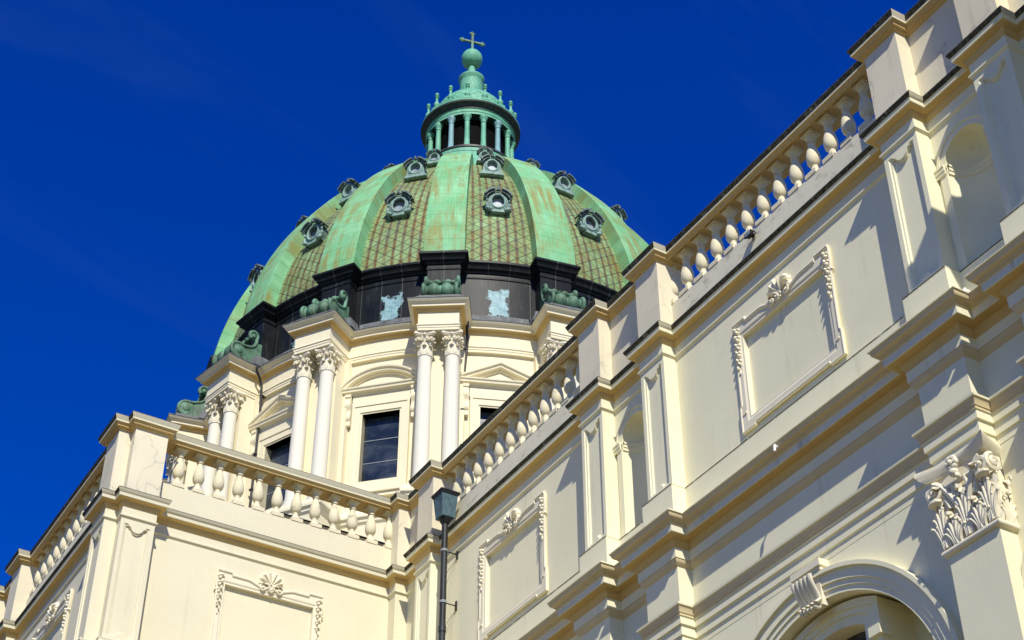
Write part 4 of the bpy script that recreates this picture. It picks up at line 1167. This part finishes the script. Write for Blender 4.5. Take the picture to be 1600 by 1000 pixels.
# ---------------------------------------------------------------- dormers
def shell_r(z):
    s = min(1.0, ((z - zb) / Hd) ** (1 / nd)); return Rb * (1 - s * s) ** (nd / 2) - .40
def dormer(k, zc_, s, kind):
    R0 = shell_r(zc_ - .45 * s) + .17 * s
    F0 = FD(k, R0)
    def F(u, d, z): return F0(u * s, d * s, zc_ + z * s)
    mb = MB(); N = 20
    rx, rz = .27, .33
    deep = -1.5 if kind != 'low' else -1.1
    if kind == 'low':
        body = [(-.42, -.50), (.42, -.50), (.46, -.2), (.44, .15), (.34, .36), (.18, .50), (0, .55), (-.18, .50), (-.34, .36), (-.44, .15), (-.46, -.2)]
    else:
        body = [(-.62, -.62), (.62, -.62), (.60, -.5), (.48, -.40), (.45, -.1), (.44, .15), (.34, .36), (.18, .48), (0, .52), (-.18, .48), (-.34, .36), (-.44, .15), (-.45, -.1), (-.48, -.40), (-.60, -.5)]
    hole = [(rx * cos(2 * pi * i / N), rz * sin(2 * pi * i / N)) for i in range(N)]
    poly_face(mb, F, body, [hole], 0); loop_wall(mb, F, body, deep, body, 0); loop_wall(mb, F, hole, 0, hole, -.25)
    do = mb.build("dormer", "dormer" if kind == 'low' else "dormer_light", None, 35); adopt(do, dome)
    gb = MB(); poly_face(gb, F, hole, [], -.16); gb.build("oculus_pane", "oculus", do)
    rb = MB()
    for (kx, rad, dd) in ((1.16, .055, .03), (1.42, .04, .0)):
        tube(rb, [F(rx * kx * cos(2 * pi * i / 24), dd, rz * kx * sin(2 * pi * i / 24)) for i in range(24)], rad * s, 8, closed=True)
    rb.build("oculus_ring", "dormer_light", do, 60)
    for sg in (-1, 1):                       # broken
        hb = MB()
        for (rad, th, d0, d1, mi) in ((.62, .075, -.3, .24, 0), (.53, .05, -.3, .15, 0)):
            pts = []
            for i in range(10):
                a = R_(90 - sg * (14 + 50 * i / 9)); pts.append((rad * cos(a) * .98, -.05 + rad * sin(a), cos(a), sin(a)))
            vs = []
            for x, z, nx, nz in pts:
                for o, d in ((0, d0), (0, d1), (th, d1), (th, d0)): vs.append(F(x + nx * o, d, z + nz * o))
            hb.add(vs, [(i * 4 + j, i * 4 + (j + 1) % 4, (i + 1) * 4 + (j + 1) % 4, (i + 1) * 4 + j) for i in range(9) for j in range(4)] + [(0, 1, 2, 3), (36, 37, 38, 39)])
        spiral(hb, F, sg * .55, .10, .17, .085, 1.2, .03 * s, .03, sg, pi / 2, seg=12)
        hb.build("hood", "dormer", do, 40)
    fb = MB(); blob(fb, F, 0, .12, .60, .07, .09, .12); blob(fb, F, -.07, .10, .56, .06, .06, .06); blob(fb, F, .07, .10, .56, .06, .06, .06); blob(fb, F, 0, .12, .74, .05, .05, .05)
    fb.build("crest", "dormer", do, 60)
    if kind == 'low':
        vb = MB()
        for sg in (-1, 1):
            blob(vb, F, sg * .40, .03, -.44, .17, .11, .10, sg * .45, 10, 6); blob(vb, F, sg * .49, .0, -.22, .06, .08, .16, -sg * .2)
            blob(vb, F, sg * .49, .02, .05, .05, .07, .10, 0)
        box(vb, F, -.30, .30, -.4, .03, -.58, -.45)
        vb.build("volute", "dormer_light", do, 50)
    else:
        vb = MB(); prism(vb, F, [(-.60, -.60), (.60, -.60), (.50, -.40), (-.50, -.40)], 0, .05); blob(vb, F, 0, .06, -.58, .07, .06, .09)
        vb.build("apron", "dormer_light", do, 40)
for i in range(-4, 6):
    k = i + .5
    dormer(k, 42.05, 0.86, 'low'); dormer(k, 45.40, 0.75, 'high'); dormer(k, 48.15, .54, 'small')

# ================================================================ lantern
def circ(prof, name, mat, parent, seg=48, uvk=None, ang=30, mats=None):
    mb = MB(); lathe(mb, prof, (AX.x, AX.y, 0), seg, uvk=uvk, mats=mats); o = mb.build(name, mat, None, ang); adopt(o, parent); return o
circ([(2.9, 49.6), (2.75, 50.3), (2.6, 50.5), (2.5, 51.05), (2.42, 51.15), (2.36, 51.22), (2.18, 51.28), (2.12, 51.34), (2.12, 51.62), (2.16, 51.66), (2.16, 51.76), (2.05, 51.86), (1.2, 51.92)], "base_ring", ["copper", "shade_metal"], lant, mats=[0, 0, 0, 1, 1, 1, 1, 0, 1, 1, 1, 1])  # dark segments carry painted shading of the ring
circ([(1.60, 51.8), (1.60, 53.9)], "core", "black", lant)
circ([(1.2, 53.80), (1.70, 53.80), (1.98, 53.80), (1.98, 53.93), (2.0, 53.94), (2.0, 54.10), (2.04, 54.12), (2.05, 54.20), (2.10, 54.22), (2.12, 54.28), (2.24, 54.34), (2.27, 54.42), (2.27, 54.50), (2.22, 54.56), (2.0, 54.66), (1.8, 54.70)], "cornice", ["copper", "shade_metal"], lant,
     mats=[1, 1, 0, 0, 0, 0, 1, 1, 1, 1, 1, 0, 0, 0, 0])  # hollow underside coloured black, shade painted in
cp = [(1.82, 54.66), (1.82, 54.80)] + [(.62 + 1.14 * cos(a) ** .9, 54.80 + 1.55 * sin(a)) for a in [R_(6 + 76 * i / 12) for i in range(13)]] + [(.60, 56.42), (.56, 56.7), (.545, 57.0), (.53, 57.75)]
circ(cp, "cupola", "copper_lat", lant, 48, (22, 2.4), 60)
circ([(.52, 57.7), (.56, 57.76), (.57, 57.84), (.61, 57.90), (.61, 57.98), (.55, 58.06), (.42, 58.16), (.28, 58.32), (.18, 58.52), (.15, 58.85)], "cap", "copper", lant, 32, None, 40)
mb = MB(); lathe(mb, [(.50 * cos(R_(-90 + 180 * i / 20)) + 1e-4, 59.37 + .55 * sin(R_(-90 + 180 * i / 20))) for i in range(21)], (AX.x, AX.y, 0), 32)
adopt(mb.build("ball", "copper", None, 60), lant)
lc = MB()
lathe(lc, [(.17, 0), (.17, .06), (.15, .10), (.125, .13), (.12, .5), (.108, 1.52), (.13, 1.54), (.11, 1.57), (.12, 1.66), (.165, 1.76), (.19, 1.84), (.19, 1.92)], seg=16)
for i in range(8):
    a = 2 * pi * i / 8
    acanthus(lc, lambda x, y, q, a=a: ((.105 + y) * cos(a) - x * sin(a), (.105 + y) * sin(a) + x * cos(a), 1.58 + q), .09, .24, .07, 3, 6, lobes=2)
lc_o = lc.build("lantern_column", "copper", None, 40)
fn = MB()
box(fn, lambda x, y, z: (x, y, z), -.16, .16, -.16, .16, 0, .12)
lathe(fn, [(.11, .12), (.07, .17), (.09, .20), (.135, .28), (.14, .36), (.10, .46), (.055, .54), (.05, .78), (.09, .80), (.10, .84), (.06, .87), (.05, .90), (.085, .94), (.095, .99), (.07, 1.05), (.0, 1.08)], seg=14)
fn_o = fn.build("finial", "copper", None, 40)
for k in range(16):
    h, t = hk(k)
    c = lc_o if k == 0 else dup(lc_o); p = AX + h * 1.86; c.location = (p.x, p.y, 51.88); adopt(c, lant)
    f_ = fn_o if k == 0 else dup(fn_o); p = AX + h * 2.02; f_.location = (p.x, p.y, 54.62); adopt(f_, lant)
    f_.rotation_euler = (0, 0, math.atan2(h.y, h.x))
    if k in (1, 14):
        c.data = c.data.copy(); c.data.materials[0] = MAT["copper_blue"]; c['label'] = "blue-grey repainted lantern column"
# cross
cr = MB(); cd = Vector((.975, -.22)).normalized()
def FC(u, d, z): return (AX.x + cd.x * u - cd.y * d, AX.y + cd.y * u + cd.x * d, z)
box(cr, FC, -.052, .052, -.05, .05, 59.9, 61.14); box(cr, FC, -.50, -.0525, -.048, .048, 60.53, 60.63); box(cr, FC, .0525, .50, -.048, .048, 60.53, 60.63)
for u, z in ((-.50, 60.58), (.50, 60.58), (0, 61.14)):
    for du, dz in ((0, .075), (0, -.075), (.075, 0), (-.075, 0)): blob(cr, FC, u + du, 0, z + dz, .075, .06, .075)
adopt(cr.build("cross", "copper_dark", None, 40), lant)

# ================================================================ downpipe
dp = thing("rainwater_downpipe", "dark round downpipe with blue green copper hopper in the sunlit inner corner", "downpipe", (15.95, 29.6, 0))
px_, py_ = 15.95, 29.6
mb = MB(); lathe(mb, [(.075, 0), (.075, 21.75)], (px_, py_, 0), 16)
for z in (18.93, 15.0): lathe(mb, [(.075, z), (.09, z), (.09, z + .14), (.075, z + .14)], (px_, py_, 0), 16)
adopt(mb.build("pipe", "pipe", None, 40), dp)
hb = MB(); G = lambda x, y, z: (px_ + x, py_ + y, z)
def taper(mb, z0, a0, z1, a1, mi=0):
    vs = [G(sx * a, sy * a, z) for z, a in ((z0, a0), (z1, a1)) for sx, sy in ((-1, -1), (1, -1), (1, 1), (-1, 1))]
    mb.add(vs, [(0, 1, 2, 3), (4, 5, 6, 7)] + [(i, (i + 1) % 4, 4 + (i + 1) % 4, 4 + i) for i in range(4)], mi)
taper(hb, 21.88, .165, 22.47, .218)
hop = hb.build("hopper", "hopper"); adopt(hop, dp)
hr = MB(); taper(hr, 22.46, .23, 22.52, .25); taper(hr, 22.52, .258, 22.55, .258); hr.build("hopper_rim", "iron", hop)
ht = MB(); lathe(ht, [(.08, 21.72), (.10, 21.76), (.16, 21.86), (.17, 21.90)], (px_, py_, 0), 16); ht.build("hopper_outlet", "iron", hop)
for z in (21.02, 19.68):
    bb = MB(); lathe(bb, [(.077, z - .03), (.09, z - .03), (.09, z + .03), (.077, z + .03)], (px_, py_, 0), 16, mi=1)
    tube(bb, [(px_ + .07, py_, z), (16.29, py_, z)], .014, 6); box(bb, lambda x, y, q: (x, y, q), 16.28, 16.305, py_ - .03, py_ + .03, z - .12, z + .12)
    tube(bb, [(16.29, py_, z - .10), (px_ + .08, py_, z - .55)], .005, 5)
    adopt(bb.build("bracket", ["iron", "bar"], None, 40), dp)

# floodlight and drain spouts
fl = thing("floodlight", "small black floodlight fixed to the weathered plinth below the balusters", "floodlight", (16.1, 18.05, 22.3))
mb = MB(); Fq = lambda u, d, z: (XW - .6 * d, 18.13 + .6 * u, 22.33 + .6 * z)
vs = [Fq(u, d, z) for d, e in ((.10, .13), (.26, .17)) for u, z in ((-e, -.06 + (d - .1) * -.5), (e, -.06 + (d - .1) * -.5), (e, .09 + (d - .1) * -.2), (-e, .09 + (d - .1) * -.2))]
mb.add(vs, [(0, 1, 2, 3), (4, 5, 6, 7)] + [(i, (i + 1) % 4, 4 + (i + 1) % 4, 4 + i) for i in range(4)])
adopt(mb.build("lamp_head", "iron"), fl)
mb = MB(); tube(mb, [Fq(-.18, .18, .02), Fq(-.18, .05, -.02), Fq(.18, .05, -.02), Fq(.18, .18, .02)], .012, 6); box(mb, Fq, -.05, .05, 0, .06, -.06, .02)
adopt(mb.build("yoke", "iron"), fl)
mb = MB(); box(mb, Fq, -.13, .13, .255, .27, -.10, .05); adopt(mb.build("lens", "oculus"), fl)
for (x, y, z, lb) in ((15.80, 17.58, 16.985, "tiny white drain spout on the main cornice below the large blank panel"),
                      (15.80, 12.98, 17.16, "tiny white drain spout on the main cornice under the shaded niche"),
                      (15.80, 22.95, 17.17, "tiny white drain spout on the main cornice under the sunlit niche")):
    mb = MB(); c = (0, 0, 0)
    lathe(mb, [(.0, 0), (.027, 0), (.027, .13), (.022, .135), (.02, .11), (0, .11)], seg=12, fn=lambda a, b, h: (-.10 + .02 * h / .17 + a * .9, b, -.10 + h))
    box(mb, lambda a, b, q: (a, b, q), -.08, .10, -.012, .012, .0, .03)
    o = mb.build("drain_spout", "white", None, 40); o.location = (x, y, z)
    tag(o, lb, "drain spout", "white drain spouts along the main cornice")

# lightning conductors on the drum
def cable(k, du, label):
    F = FD(k, 0); mb = MB(); dr = -.16 if k < 0 else 0
    pts = [F(du, 10.42, 35.72), F(du - .01, 10.40, 35.5), F(du - .03, 10.22, 35.3), F(du, 10.13, 34.95), F(du + .03 + dr * .6, 10.1, 34.0), F(du + dr, 10.07, 32.5), F(du + .02 + dr, 10.07, 30.5), F(du + dr, 10.1, 28.7)]
    tube(mb, pts, .045, 7)
    for z in (34.6, 33.6, 32.2, 30.8): box(mb, F, du - .06 + dr * .8, du + .06 + dr * .8, 9.95, 10.14, z - .03, z + .03)
    o = mb.build("lightning_cable", "iron", None, 50)
    tag(o, label, "cable", "lightning cables on the drum")
cable(1.75, 0.0, "black cable running down the drum beside the half hidden triangular pediment")
cable(-.22, 0.0, "black cable beside the right capital of the central column pair")
